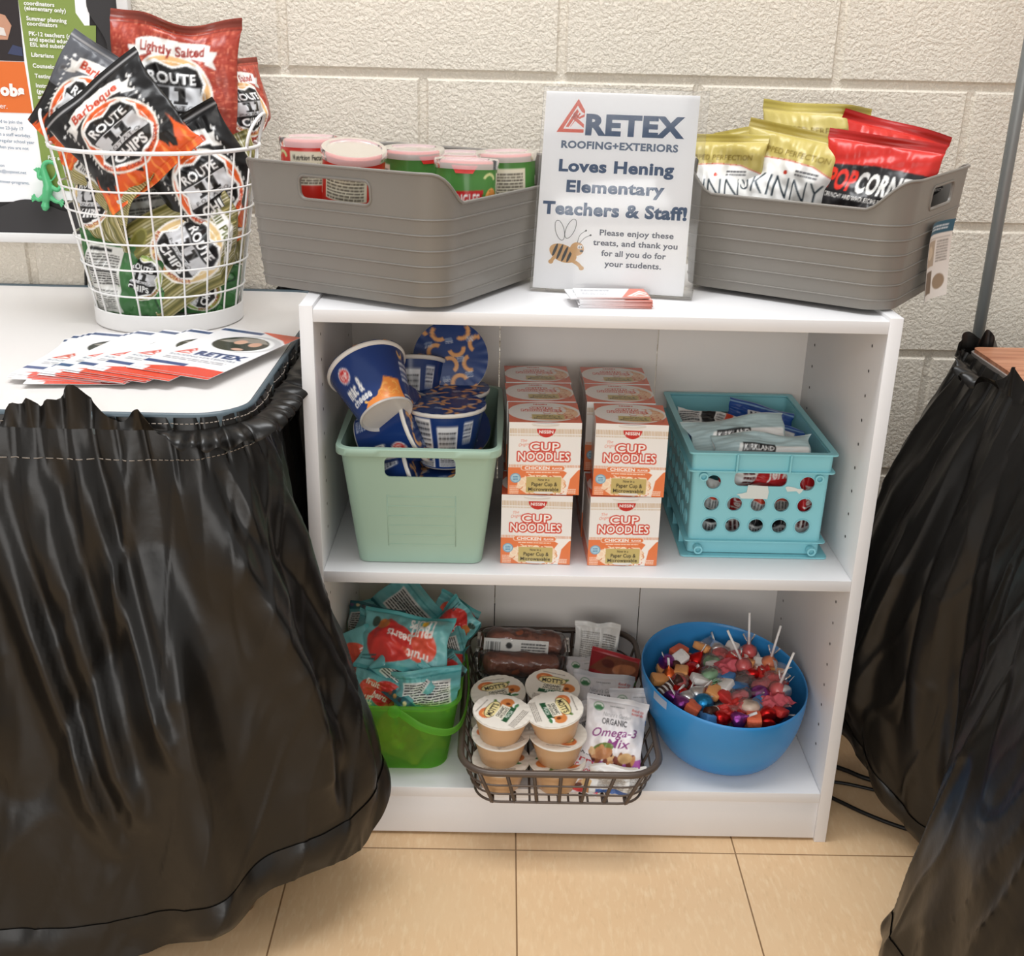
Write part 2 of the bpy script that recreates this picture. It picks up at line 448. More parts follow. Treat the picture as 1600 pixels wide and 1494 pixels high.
prof = [(0, -.004), (.004, -.001), (.0055, -.006), (.0055, -.026), (.002, -.03), (0, -.03)]
V = np.concatenate([np.c_[o+nrm*(a+.0004), np.full(len(o), TZ+b+.0035)] for a, b in prof])
mb.add(V, [tuple(q) for q in gridf(len(o), len(prof), True)]); mb.build('edge_band', mat('slate_edge', (84, 98, 106), .35, var=.08), tb)
for lx, ly in ((-.082, -.145), (-.082, .38), (-1.15, -.10), (-1.15, .38)):
    mb = MB(); mb.add(*tube([(lx+.45, ly-.14, .03), (lx+.45, ly-.14, TZ-.028)], .0145, 14))
    leg = mb.build('leg', mat('chrome_leg', (190, 188, 184), .22, 1.), tb)
    mb = MB(); mb.add(*lathe([(0, 0), (.013, 0), (.017, .004), (.017, .010), (.015, .014), (.0175, .016), (.0175, .040), (0, .042)], 20), M=Matrix.Translation((lx+.45, ly-.14, 0)))
    mb.build('foot_glide', mat('worn_chrome', (170, 150, 130), .3, .9), leg)

def skirt(name, label, cols, nu, folds, seed, ruffle, pleats, hem=.0, stitch=True):
    """gathered plastic skirt: control columns of (top, middle, bottom) points"""
    C3 = catmull(np.array(cols, float), nu)                       # nu x 3 x 3
    nv = 110; v = np.linspace(0, 1, nv)[:, None, None]
    A, B, Cc = C3[None, :, 0], C3[None, :, 1], C3[None, :, 2]
    l0, l1, l2 = 2*(v-.5)*(v-1), 4*v*(1-v), 2*v*(v-.5)
    P = A*l0+B*l1+Cc*l2
    T = np.gradient(P, axis=1); D = np.gradient(P, axis=0)
    Nn = np.cross(D, T); Nn /= np.linalg.norm(Nn, axis=2, keepdims=True)+1e-9
    arc = np.concatenate([[0], np.cumsum(np.linalg.norm(np.diff(C3[:, 1], axis=0), axis=1))])
    S = arc[None, :]; Vv = v[:, :, 0]
    disp = np.zeros((nv, nu))
    for (s0, sl, w, a, v0, v1) in folds:                          # place, slant, width, depth, from, to
        x = (S-s0-sl*Vv)/w
        env = np.clip((Vv-v0)/max(.001, min(.25, v1-v0)), 0, 1)*np.clip((v1-Vv)/.12, 0, 1)
        disp += a*env*np.where(x < 0, np.exp(-(x/1.0)**2), np.exp(-(x/.45)**2))
    n1 = Noise(seed, 5, 3); n2 = Noise(seed+1, 14, 2)
    n3, n4 = Noise(seed+20, 3.2, 2), Noise(seed+21, 8, 2)
    crease = lambda q: np.maximum(1-np.abs(q)*2.2, 0)**2
    disp += (.0045*n1(S*.8, Vv*.22)+.0004*n2(S*1.0, Vv*.4)+.0055*crease(n3(S+.12*Vv, Vv*.14))-.005*crease(n3(S*.9+5-.1*Vv, Vv*.16))+.0022*crease(n4(S+.2*Vv, Vv*.22)))*np.clip(Vv*5, 0, 1)
    ph = S*2*PI*pleats
    saw = (ph/(2*PI)) % 1
    gather = np.clip(1-np.maximum(Vv-.062, 0)/.05, 0, 1); drape = np.clip((Vv-.05)/.05, 0, 1)*np.clip((.42-Vv)/.34, 0, 1)
    pw = S*pleats*.5+.35*Noise(seed+30, 4, 2)(S, Vv*.3); disp += drape*.0075*(np.abs(2*(pw % 1)-1)**1.4-.4)
    disp += gather*(.0016*np.sin(ph*.37+1)-.0042*np.exp(-((saw-.5)/.09)**2))
    P = P+Nn*disp[..., None]
    P[..., 2] = np.maximum(P[..., 2], .003)
    root = thing(name, label, 'table skirt')
    mb = MB(); mb.add(P.reshape(-1, 3), gridf(nu, nv))
    # ruffle flopping over the table edge
    mb.build('drape', FILM, root)
    if ruffle:
        nr = 14; r = np.linspace(0, 1, nr)[:, None]
        out = Nn[0][None]*1.0
        lean, h = ruffle
        le = lean(S[0])[None]                                     # outward lean (+) or standing (-) along the edge
        zz = h*(1-np.clip(le, 0, 1))*r-.018*np.clip(le, 0, 1)*r**1.5
        oo = 1.15*h*np.clip(le, 0, 1)*np.sin(r*PI/2)-.006*np.clip(-le, 0, 1)*r
        sx = Noise(seed+5, 7, 2)(S[0], S[0]*0)[None]; zz = zz*(1+.45*sx)
        fr = .0065*np.sin(ph+2.2*np.sin(S*31))*r**.8
        R = P[2][None]+out*(oo+fr*.6+.004)[..., None]; R[..., 2] += zz+fr*.6+.003*sx*r
        mb = MB(); mb.add(R.reshape(-1, 3), gridf(nu, nr)); mb.build('ruffle', FILM, root)
    if stitch:
        for row in (1, 7):
            mb = MB(); q = P[row]+Nn[row]*.0012
            for i in range(0, nu-2, 3): mb.add(*tube(q[i:i+3], .0006, 4))
            mb.build('stitching', STITCH, root)
    if hem:
        k0 = int(nv*(1-hem)); H = P[k0:]+Nn[k0:]*((.0015+.0035*np.sin(np.linspace(0, PI, nv-k0))[:, None]*(1+.8*Noise(seed+9, 9, 2)(S, Vv[k0:]*.3)))[:, :, None])
        mb = MB(); mb.add(H.reshape(-1, 3), gridf(nu, nv-k0)); mb.build('hem', FILM, root)
    return root
Lc = [[(-.85, -.170, .668), (-.85, -.205, .33), (-.85, -.250, .004)],
      [(-.60, -.170, .668), (-.60, -.215, .33), (-.60, -.262, .004)],
      [(-.45, -.170, .668), (-.45, -.220, .33), (-.45, -.270, .004)],
      [(-.33, -.170, .668), (-.33, -.225, .33), (-.34, -.272, .006)],
      [(-.22, -.170, .668), (-.20, -.220, .33), (-.20, -.262, .022)],
      [(-.14, -.170, .668), (-.10, -.215, .34), (-.09, -.245, .070)],
      [(-.085, -.168, .668), (-.045, -.205, .36), (-.02, -.225, .100)],
      [(-.048, -.150, .668), (.005, -.170, .38), (.045, -.188, .105)],
      [(-.031, -.115, .668), (.038, -.115, .395), (.088, -.140, .108)],
      [(-.031, -.070, .668), (.040, -.060, .37), (.098, -.085, .150)],
      [(-.031, .00, .668), (.000, -.028, .35), (.03, -.030, .16)],
      [(-.031, .08, .668), (-.016, .05, .33), (-.014, .03, .10)],
      [(-.031, .40, .668), (-.016, .40, .33), (-.014, .40, .03)],
      [(-.033, .448, .668), (-.022, .445, .33), (-.020, .44, .03)],
      [(-.060, .458, .668), (-.060, .457, .33), (-.060, .456, .03)],
      [(-.16, .458, .668), (-.16, .457, .33), (-.16, .456, .03)]]
Lf = [(.06, .05, .05, .022, .0, .9), (.15, .02, .06, .022, .0, 1.1), (.26, .06, .045, .022, .05, .8), (.345, .03, .030, .022, .0, 1.1), (.42, .10, .030, .022, .02, .75), (.46, .02, .05, .016, .3, 1.1),
      (.50, .06, .036, .022, .0, .62), (.535, .16, .024, .026, .10, .78), (.60, .12, .030, .026, .02, .72), (.655, .14, .022, .018, .0, .6), (.735, .035, .045, .040, .20, 1.1), (.80, .14, .030, .020, .0, .8),
      (.86, .03, .030, .022, .10, .9), (.93, .03, .035, .014, .05, 1.0)]
def lean_left(s): return np.minimum(np.clip((s-.74)/.06, -.4, 1.), np.clip((1.40-s)/.05, -.3, 1))
skirt('table_skirt', 'long black plastic skirt gathered around the white table at left', Lc, 420, Lf, 3, (lean_left, .026), 30, hem=.10)

rt_ = thing('wooden_table', 'table with a reddish brown wood top at the right edge', 'table', (1.3, .0, 0))
def wood():
    m = mat('red_brown_wood', (186, 122, 88), .4)
    N, L = m.node_tree.nodes, m.node_tree.links; b = N['Principled BSDF']; tc = N.new('ShaderNodeTexCoord')
    q = N.new('ShaderNodeMapping'); q.inputs['Scale'].default_value = (2, 26, 2); q.inputs['Rotation'].default_value = (0, 0, .1); L.new(tc.outputs['Object'], q.inputs[0])
    n = N.new('ShaderNodeTexNoise'); n.inputs['Scale'].default_value = 3; n.inputs['Detail'].default_value = 6; L.new(q.outputs[0], n.inputs['Vector'])
    r = N.new('ShaderNodeValToRGB'); r.color_ramp.elements[0].color = tuple(lin((150, 84, 54)))+(1,); r.color_ramp.elements[1].color = tuple(lin((206, 150, 116)))+(1,)
    r.color_ramp.elements[0].position = .3; r.color_ramp.elements[1].position = .7
    L.new(n.outputs[0], r.inputs[0]); L.new(r.outputs[0], b.inputs['Base Color'])
    return m
mb = MB(); mb.add(*prism(shift(table_outline(1.80, -.42, .175, .868, .012), -1.3, 0), .652, .676)); mb.build('table_top', wood(), rt_, smooth=False)
mb = MB(); mb.add(*prism(shift(table_outline(1.803, -.423, .178, .865, .014), -1.3, 0), .648, .671)); mb.build('edge_band', mat('grey_edge', (150, 142, 136), .5), rt_, smooth=False)
for lx, ly in ((.93, .12), (.93, -.36), (1.74, .12), (1.74, -.36)):
    mb = MB(); mb.add(*tube([(lx-1.3, ly, 0), (lx-1.3, ly, .65)], .0145, 14)); mb.build('leg', MATS['chrome_leg'], rt_)
Rc = [[(1.30, .186, .672), (1.30, .20, .33), (1.30, .21, .02)],
      [(.98, .186, .672), (.96, .205, .33), (.95, .22, .02)],
      [(.868, .184, .672), (.80, .20, .37), (.78, .215, .05)],
      [(.857, .150, .672), (.765, .150, .37), (.752, .150, .10)],
      [(.855, .095, .672), (.757, .090, .36), (.753, .075, .12)],
      [(.855, .045, .672), (.772, .035, .35), (.790, .020, .06)],
      [(.855, .000, .672), (.795, -.015, .34), (.835, -.005, .020)],
      [(.855, -.05, .672), (.815, -.06, .34), (.848, -.07, .008)],
      [(.855, -.11, .672), (.810, -.135, .34), (.790, -.14, .010)],
      [(.855, -.17, .672), (.775, -.195, .34), (.738, -.20, .008)],
      [(.855, -.25, .672), (.770, -.270, .34), (.728, -.28, .005)],
      [(.870, -.42, .672), (.800, -.46, .34), (.78, -.50, .005)],
      [(1.10, -.43, .672), (1.10, -.50, .34), (1.10, -.54, .005)]]
Rf = [(.34, .02, .03, .010, 0, 1.), (.43, .06, .03, .014, .0, .7), (.50, .03, .045, .018, .05, 1.0), (.565, -.02, .03, .016, .02, .8),
      (.62, -.05, .05, .024, .05, 1.), (.70, -.06, .04, .018, .05, .9), (.78, -.02, .05, .014, .1, 1.1)]
def lean_right(s): return np.clip(.25+.75*np.sin(s*22), -.5, .9)
skirt('table_skirt', 'black plastic skirt gathered around the wooden topped table at right', Rc, 420, Rf, 11, (lean_right, .026), 26, hem=.08, stitch=False)

pole = MB(); pole.add(*tube([(.953, .36, .0), (.953, .36, 2.0)], .0085, 16))
tag(pole.build('metal_pole', mat('grey_paint_pole', (128, 132, 132), .4, .3)), 'slim grey metal pole standing behind the wooden topped table', 'pole')
CORD = mat('black_cord', (22, 20, 19), .45)
for lab, P, r in (('thick black power cord nearest the wall on the floor right of the bookcase', [(.70, .42, .004), (.745, .215, .004), (.79, .16, .004), (.825, .138, .004), (.86, .13, .004), (.95, .14, .004)], .0036),
                  ('thin black cord in the middle of the three on the floor right of the bookcase', [(.718, .25, .003), (.724, .165, .003), (.75, .140, .003), (.78, .131, .003), (.83, .112, .003), (.93, .075, .003)], .0026),
                  ('brown black cord nearest the camera on the floor right of the bookcase', [(.716, .135, .003), (.726, .115, .003), (.752, .090, .003), (.785, .060, .003), (.83, .030, .003), (.90, .0, .003), (1.0, -.02, .003)], .0030)):
    mb = MB(); mb.add(*tube(catmull(P, 60), r, 10)); tag(mb.build('power_cord', CORD), lab, 'cord', 'power cords on the floor')
mb = MB(); mb.add(*tube(catmull([(-.40, .460, .78), (-.406, .4585, .72), (-.412, .459, .68), (-.416, .459, .60), (-.42, .458, .2)], 30), .0022, 8))
tag(mb.build('wall_cord', CORD), 'thin black cord hanging down the wall behind the white table', 'cord')
# ================================================================== PACKAGING KIT
def facing(P, roll=0, tilt=0, yaw=0):
    """frame of a thing that faces the viewer: x right, y up, z out of its front; tilt leans the top back"""
    B = Matrix(((1, 0, 0), (0, 0, -1), (0, 1, 0))).to_4x4()
    R = math.radians
    return Matrix.Translation(tuple(P)) @ Matrix.Rotation(R(yaw), 4, 'Z') @ B @ Matrix.Rotation(-R(tilt), 4, 'X') @ Matrix.Rotation(R(roll), 4, 'Z')
def bag_mesh(front, back, w, h, t, seed=0, seal=.07, pinch=.07, wr=1., warp=.004, curl=0., corner=0., nu=None, sealw=.004, dip=0.):
    """inflated pouch with crimped seals; the artwork runs over front and back"""
    hh, ww, _ = front.shape; nu = nu or ww; nv = int(nu*hh/ww)
    u, v = np.meshgrid(np.linspace(0, 1, nu), np.linspace(0, 1, nv))
    vp = np.clip((v-seal)/(1-2*seal), 0, 1)
    a = np.sin(PI*np.clip(u, 0, 1))**.55; b = np.sin(PI*vp)**.5
    n1, n2, n3, n4 = Noise(seed, 1.3, 3), Noise(seed+1, 5, 2), Noise(seed+2, 1., 2), Noise(seed+3, 2.2, 1)
    ds = np.minimum(v, 1-v); g = np.random.default_rng(seed)
    rad = np.exp(-(ds/.22)**2)*(np.sin(2*PI*(u*7.3+g.uniform()))+.7*np.sin(2*PI*(u*11.7+g.uniform())))
    side = np.exp(-(np.minimum(u, 1-u)/.16)**2)*np.sin(2*PI*(v*6.1+g.uniform()))
    x = (u-.5)*w*(1-pinch*b*(1-.3*vp*0))+w*.012*np.sin(2*PI*v*1.5+seed)*b
    y = (v-.5)*h-dip*np.exp(-((u-.55)/.22)**2)*np.clip((v-.55)/.45, 0, 1)**1.5
    wp = warp*n3(u, v)*1.2+sealw*np.sin(2*PI*(u*1.4+g.uniform()))*np.exp(-(ds/.1)**2)
    out = MB()
    for sgn, art in ((1, front), (-1, back)):
        k = n4(u*1.1+sgn, v)
        z = sgn*(t/2*a*b*(1+.22*n1(u+sgn*3, v))+a*b*t*.045*wr*(rad+.8*side)+a*b*t*.035*wr*n2(u, v+sgn)-a*b*t*.07*wr*np.abs(k)*0+.0004)
        z = z+sgn*np.where(ds < seal*.8, .0003*np.sin(v*h/.0012), 0)+wp
        X, Y, Z = x.copy(), y.copy(), z
        if curl:
            R_ = h/curl; th = Y/R_; Y, Z = (R_+Z)*np.sin(th), (R_+Z)*np.cos(th)-R_
        if corner:
            d = np.clip((u-.62)+(v-.62), 0, 1); Z = Z-corner*d*w
        P = np.stack([X, Y, Z], 2).reshape(-1, 3)
        c = sample(art, u.ravel() if sgn > 0 else 1-u.ravel(), v.ravel())
        out.add(P, gridf(nu, nv, flip=sgn < 0), 0, c)
    return out
def confine(M, w0, l0, w1, l1, h, floor, r=.03, zx=None, zy=None, grow=1.2):
    """keeps a soft packet inside a tapering box: film that would pass a wall or the floor is pressed flat against it"""
    A = np.array(M); I = np.linalg.inv(A); zx = h if zx is None else zx; zy = h if zy is None else zy
    def f(P):
        q = P@I[:3, :3].T+I[:3, 3]; q[:, 2] = np.maximum(q[:, 2], floor+.0008*np.abs(np.sin(q[:, 0]*300))); z = q[:, 2]; s = np.clip(z/h, 0, 1.0)
        hx = (w0+(w1-w0)*s)/2+np.maximum(z-zx, 0)*grow; hy = (l0+(l1-l0)*s)/2+np.maximum(z-zy, 0)*grow
        x, y = np.clip(q[:, 0], -hx, hx), np.clip(q[:, 1], -hy, hy); dx, dy = np.abs(x)-(hx-r), np.abs(y)-(hy-r)
        d = np.hypot(dx, dy); m = (dx > 0) & (dy > 0) & (d > r); k = np.where(m, r/np.maximum(d, 1e-9), 1)
        x = np.where(m, np.sign(x)*(hx-r+dx*k), x); y = np.where(m, np.sign(y)*(hy-r+dy*k), y)
        return np.c_[x, y, z]@A[:3, :3].T+A[:3, 3]
    return f
def bag(name, label, cat, group, M, inside=None, **k):
    mb = bag_mesh(**k)
    if inside:
        A = np.array(M); I = np.linalg.inv(A); mb.v = [inside(v@A[:3, :3].T+A[:3, 3])@I[:3, :3].T+I[:3, 3] for v in mb.v]
    o = mb.build(name, INK); o.matrix_world = M
    return tag(o, label, cat, group)
def cup_mesh(img, prof, n=160, m=0, flip=False, rows=60, band=None):
    """round side wall with artwork wrapped about it; prof = (radius, z) from the bottom up"""
    prof = catmull(prof, rows) if len(prof) > 2 else np.linspace(prof[0], prof[1], rows)
    th = np.linspace(0, 2*PI, n+1); u, k = np.meshgrid(np.linspace(0, 1, n+1), np.linspace(0, 1, len(prof)))
    r, z = prof[:, 0][:, None], prof[:, 1][:, None]
    P = np.stack([r*np.sin(th), -r*np.cos(th), z+0*th], 2).reshape(-1, 3)     # u = .5 of the art faces -y
    u = (u+.5) % 1.0000001
    return P, gridf(n+1, len(prof)), sample(img, u.ravel(), k.ravel())
def disc(img, r, z0, n=96, rings=44, dome=0., rip=0.):
    """round lid with square artwork laid on it"""
    rr = np.linspace(0, 1, rings); th = np.arange(n)*2*PI/n
    R, T = np.meshgrid(rr, th, indexing='ij'); x, y = R*np.cos(T), R*np.sin(T)
    z = z0+dome*(1-R**2)+rip*R**6*np.sin(T*23)
    P = np.stack([x*r, y*r, z], 2).reshape(-1, 3)
    return P, gridf(n, rings, True), sample(img, (x.ravel()+1)/2, (y.ravel()+1)/2)

# ------------------------------------------------------------------ chip bag artwork
SHIELD = [(-.40, .44), (-.22, .52), (0, .45), (.22, .52), (.40, .44), (.50, .22), (.43, .02), (.50, -.22), (.40, -.42), (.18, -.50), (0, -.58), (-.18, -.50), (-.40, -.42), (-.50, -.22), (-.43, .02), (-.50, .22)]
def shield_logo(A, cx, cy, s, ring, disk):
    A.ell(cx, cy-.02*s, .66*s, .72*s, (245, 240, 232)); A.ell(cx, cy-.02*s, .62*s, .68*s, ring)
    A.ell(cx, cy-.02*s, .53*s, .60*s, (248, 244, 238)); A.ell(cx, cy-.02*s, .515*s, .585*s, disk)
    S = np.array(SHIELD)
    A.poly(S*1.10*s+(cx, cy), (248, 248, 246)); A.poly(S*s+(cx, cy), (22, 21, 22))
    A.poly(np.array([(-.455, .17), (.455, .17), (.435, .02), (.48, -.19), (-.48, -.19), (-.435, .02)])*s+(cx, cy), (206, 207, 210))
    A.text('ROUTE', cx, cy+.30*s, .17*s, (250, 250, 250), bold=.035, width=.74*s)
    for dx in (-.12, .13):
        A.poly(np.array([(-.10, .13), (.06, .13), (.06, -.06), (.10, -.06), (.10, -.10), (-.11, -.10), (-.11, -.06), (-.045, -.06), (-.045, .07), (-.10, .07)])*s*1.05+(cx+dx*s, cy+.015*s), (24, 22, 22))
    A.text('P·O·T·A·T·O', cx, cy-.145*s, .062*s, (40, 38, 38), width=.70*s)
    A.text('CHIPS', cx, cy-.335*s, .19*s, (250, 250, 250), bold=.04, width=.66*s)
    A.arctext('KETTLE COOKED POTATOES', cx, cy-.02*s, .615*s, .075*s, (150, 40, 26), 205, 335, bold=.02)
def banner(A, cx, cy, w, h, txt, col):
    A.poly([(cx-w*.62, cy-h*.9), (cx-w*.45, cy-h*.6), (cx-w*.45, cy+h*.2), (cx-w*.62, cy+h*.1), (cx-w*.56, cy-h*.4)], (226, 224, 220))
    A.poly([(cx+w*.62, cy-h*.9), (cx+w*.45, cy-h*.6), (cx+w*.45, cy+h*.2), (cx+w*.62, cy+h*.1), (cx+w*.56, cy-h*.4)], (226, 224, 220))
    t = np.linspace(-.5, .5, 14); c = .35*(1-4*t*t)
    A.poly(np.concatenate([np.c_[t*w+cx, c*h+cy-h*.5], np.c_[t*w+cx, c*h+cy+h*.5][::-1]]), (246, 244, 240))
    A.text(txt, cx, cy+h*.2, h*.62, col, bold=.03, width=w*.86)
def chips_art(kind, nx=120):
    w, h = 11., 14.; g = random.Random(kind)
    bgc = {'salted': (162, 62, 46), 'bbq': (24, 23, 24), 'dill': (122, 116, 62), 'green': (62, 112, 62), 'silver': (88, 90, 96)}[kind]
    A = Art(w, h, nx, bgc)
    if kind == 'salted':
        for i in range(2600):
            x, y = g.uniform(0, w), g.uniform(0, h); c = g.choice([(214, 124, 98), (150, 44, 32), (206, 106, 82), (140, 40, 30)])
            if g.random() < .5: A.rect(x, y, x+.26, y+.07, c)
            else: A.rect(x, y, x+.07, y+.26, c)
        A.rect(0, 13.3, w, 14, (120, 52, 40)); A.rect(0, 13.0, w, 13.1, (96, 40, 30))
        shield_logo(A, 5.5, 7.2, 5.4, (226, 178, 120), (226, 178, 120)); banner(A, 5.5, 11.0, 6.2, 1.5, 'Lightly Salted', (150, 36, 26))
        A.poly([(5.6, 0), (11, 0), (11, 2.2), (9.4, 3.1), (5.9, 2.7)], (222, 176, 116))
        A.text('Wheat &', 8.1, 2.2, .5, (60, 40, 20), bold=.02); A.text('Gluten Free', 8.1, 1.5, .5, (60, 40, 20), bold=.02); A.text('chips', 8.4, .5, .8, (60, 40, 20), bold=.03)
    elif kind in ('bbq', 'silver'):
        if kind == 'silver': A.rect(0, 0, w, 7.5, (30, 29, 30))
        for i in range(15):
            x = -.6+i*.84; b = g.uniform(2.4, 5.6); d = g.uniform(-.5, .7)
            A.poly([(x-.75, 0), (x-.7, b*.45), (x-.2, b*.66), (x+d*.4, b), (x+.15, b*.7), (x+.6, b*.5), (x+.95, 0)], (228, 92, 34))
            A.poly([(x-.2, 0), (x-.1, b*.28), (x+.2, b*.55), (x+.4, b*.28), (x+.5, 0)], (244, 140, 60))
        for x0 in (1.4, 9.3):
            for k in range(12): A.line([(x0+(k % 2)*.05, 4.6+k*.62), (x0+.2, 4.6+k*.62+.36)], .13, (236, 234, 230))
        for (x, y) in ((.9, 10.8), (1.7, 11.6), (9.6, 11.3)):
            t = np.arange(10)*PI/5+PI/2; r = np.where(np.arange(10) % 2 == 0, .32, .13); A.poly(np.c_[x+r*np.cos(t), y+r*np.sin(t)], (235, 235, 235))
        shield_logo(A, 5.5, 6.6, 5.9, (226, 96, 42), (226, 96, 42)); banner(A, 5.5, 10.9, 6.4, 1.6, 'Barbeque', (196, 62, 34))
        A.rect(0, 13.25, w, 13.45, (190, 190, 192))
    elif kind == 'dill':
        for i in range(34):
            x = i*.33+g.uniform(-.04, .04); c = [(226, 214, 174), (86, 84, 42), (212, 196, 140), (226, 214, 174), (236, 230, 212)][i % 5]
            A.rect(x, 0, x+g.uniform(.06, .15), h, c)
        A.ell(2.3, 3.0, .9, 1.7, (150, 146, 78), .5); A.ell(2.3, 3.0, .7, 1.5, (112, 110, 50), .5)
        shield_logo(A, 5.8, 7.4, 5.8, (226, 196, 140), (226, 196, 140)); banner(A, 5.8, 11.6, 6.2, 1.4, 'Dill Pickle', (90, 96, 40))
    else:
        for i in range(9):
            x, y, q = g.uniform(0, w), g.uniform(0, h), g.uniform(0, 3.1)
            A.ell(x, y, 2.6, .95, (34, 72, 40), q); A.ell(x+.1, y+.1, 2.35, .78, (84, 142, 82), q)
            for k in range(5): A.ell(x+math.cos(q)*(k-2)*.8, y+math.sin(q)*(k-2)*.8, .14, .09, (24, 60, 30), q)
        for i in range(26):
            x, y, q = g.uniform(0, w), g.uniform(0, h), g.uniform(0, 3.1); A.line([(x, y), (x+1.5*math.cos(q), y+1.5*math.sin(q))], .12, (24, 62, 32))
        shield_logo(A, 5.5, 8.4, 5.0, (150, 176, 90), (214, 214, 150))
    return A.out()
def facts_art(edge, w=11., h=14., nx=90, panel_=(222, 221, 216), stripes=None):
    A = Art(w, h, nx, edge)
    if stripes:
        for i in range(30): A.rect(i*w/30, 0, i*w/30+.12, h, stripes)
    A.rect(w*.22, h*.12, w*.78, h*.88, panel_)
    A.small(w*.26, h*.45, w*.74, h*.80, 12, (60, 58, 56), 3); A.small(w*.26, h*.17, w*.74, h*.40, 9, (70, 68, 66), 4)
    A.rect(w*.26, h*.60, w*.74, h*.615, (30, 30, 30)); A.rect(w*.26, h*.815, w*.6, h*.85, (30, 30, 30))
    return A.out()
CHIPS = {k: chips_art(k) for k in ('salted', 'bbq', 'dill', 'green', 'silver')}
BK = {'salted': facts_art((176, 66, 48)), 'bbq': facts_art((24, 23, 24)), 'silver': facts_art((150, 150, 154)), 'dill': facts_art((122, 116, 62), stripes=(214, 200, 150)), 'green': facts_art((62, 112, 62))}

# ================================================================== WIRE BASKET OF CHIP BAGS
WIRE = mat('white_coated_wire', (238, 237, 236), .35)
bx, by = -.228, .268
wb = thing('wire_basket', 'tall round white wire basket full of chip bags on the white table', 'basket', (bx, by, TZ))
def brad(z): return .0985+(.1345-.0985)*(z-.024)/(.235-.024)
th = np.linspace(0, 2*PI, 73)[:-1]
def ring(r, z): return np.c_[r*np.cos(th), r*np.sin(th), np.full(72, z)]
mb = MB(); mb.add(*tube(ring(brad(.235), .235), .0027, 8, True)); mb.build('rim', WIRE, wb)
for z in (.187, .157, .120, .086, .050):
    mb = MB(); mb.add(*tube(ring(brad(z)+.001, z), .0013, 6, True)); mb.build('wire_ring', WIRE, wb)
for k in range(21):
    a = 2*PI*(k+.35)/21; mb = MB(); zz = np.linspace(.018, .235, 5)
    mb.add(*tube(np.c_[(brad(zz)-.0004)*math.cos(a), (brad(zz)-.0004)*math.sin(a), zz], .0013, 6)); mb.build('upright_wire', WIRE, wb)
mb = MB(); mb.add(*lathe([(0, .006), (.093, .006), (.0955, .001), (.0985, .0005), (.1, .002), (.1, .0235), (.099, .0245), (.0975, .0235), (.096, .0095), (0, .0095)], 72)); mb.build('base_band', WIRE, wb, angle=40)
for s in (-1, 1):
    t = np.linspace(0, PI, 24); r = brad(.235); q = .30*np.cos(t)
    rr_ = r+.010*np.sin(t)*1
    P = np.c_[s*rr_*np.cos(q), rr_*np.sin(q), .235+.042*np.sin(t)**.8]
    mb = MB(); mb.add(*tube(P, .0022, 8)); mb.build('handle', WIRE, wb)

GRP = 'chip bags in the wire basket'
def in_basket(P):
    q = P-(bx, by, TZ); q[:, 2] = np.maximum(q[:, 2], .0105+.001*np.abs(np.sin(q[:, 0]*200))); z = q[:, 2]; r = np.hypot(q[:, 0], q[:, 1])
    lim = np.minimum(brad(z), brad(.235))-.0045+np.maximum(z-.232, 0)*1.2; k = np.minimum(1, lim/np.maximum(r, 1e-6)); q[:, :2] *= k[:, None]
    q[:, 1] = np.minimum(q[:, 1], YW-by-.006); return q+(bx, by, TZ)
def chip(kind, label, px, py, y, roll, w, tilt=0, yaw=0, seed=0, t=.045, flip=False, hk=14/11, **k):
    f, b = CHIPS[kind], BK[kind]
    if flip: f, b = b, f
    return bag('chip_bag', label, 'chip bag', GRP, facing(at(px, py, 'y', y), roll, tilt, yaw), inside=in_basket, front=f, back=b, w=w, h=w*hk, t=t, seed=seed, **k)
chip('green', 'green chip bag whose tip pokes up behind the red Lightly Salted bag', 262, 118, .375, 12, .085, seed=1, t=.02)
chip('salted', 'large red Lightly Salted chip bag standing upright at the back of the wire basket', 274, 158, .305, -3, .176, tilt=8, seed=22, t=.05, corner=.0, sealw=.012, dip=.016)
chip('salted', 'dark red chip bag sticking up behind the right rim of the wire basket', 378, 172, .345, 4, .105, tilt=5, yaw=48, seed=3, t=.04, corner=.2)
chip('silver', 'silver topped Barbeque chip bag leaning left over the rim of the wire basket', 137, 172, .265, -33, .125, tilt=6, seed=4, t=.035)
chip('dill', 'olive striped chip bag standing at the right side inside the wire basket', 362, 318, .27, 22, .125, yaw=28, seed=5, t=.045)
chip('dill', 'olive and cream striped chip bag standing upright inside the left of the wire basket', 162, 312, .25, 3, .105, yaw=-45, seed=6, t=.05)
chip('silver', 'dark chip bag wedged deep in the middle of the wire basket', 236, 300, .31, 8, .13, seed=7, t=.05, flip=True)
chip('dill', 'striped chip bag showing its white back just under the rim at left', 172, 268, .235, 62, .095, yaw=-25, tilt=14, seed=8, t=.04, flip=True)
chip('bbq', 'black and orange Barbeque chip bag hanging inside the right of the wire basket', 322, 284, .245, 30, .135, tilt=-2, yaw=12, seed=9, t=.045)
chip('bbq', 'black and orange Barbeque chip bag lying across the top front of the wire basket', 194, 207, .215, 38, .158, tilt=6, yaw=-8, seed=10, t=.05, hk=.90)
chip('green', 'green chip bag showing its white nutrition panel low at left of the wire basket', 172, 432, .235, -7, .092, yaw=-14, seed=11, t=.04, flip=True)
chip('green', 'green chip bag standing low in the middle of the wire basket', 226, 442, .24, -14, .10, seed=12, t=.05)
chip('green', 'green chip bag lying low at right in the wire basket, above the white base', 322, 452, .262, 66, .108, yaw=10, seed=13, t=.045)
chip('dill', 'olive striped chip bag lying tilted at the front of the wire basket', 293, 388, .232, -60, .136, tilt=4, seed=14, t=.042)

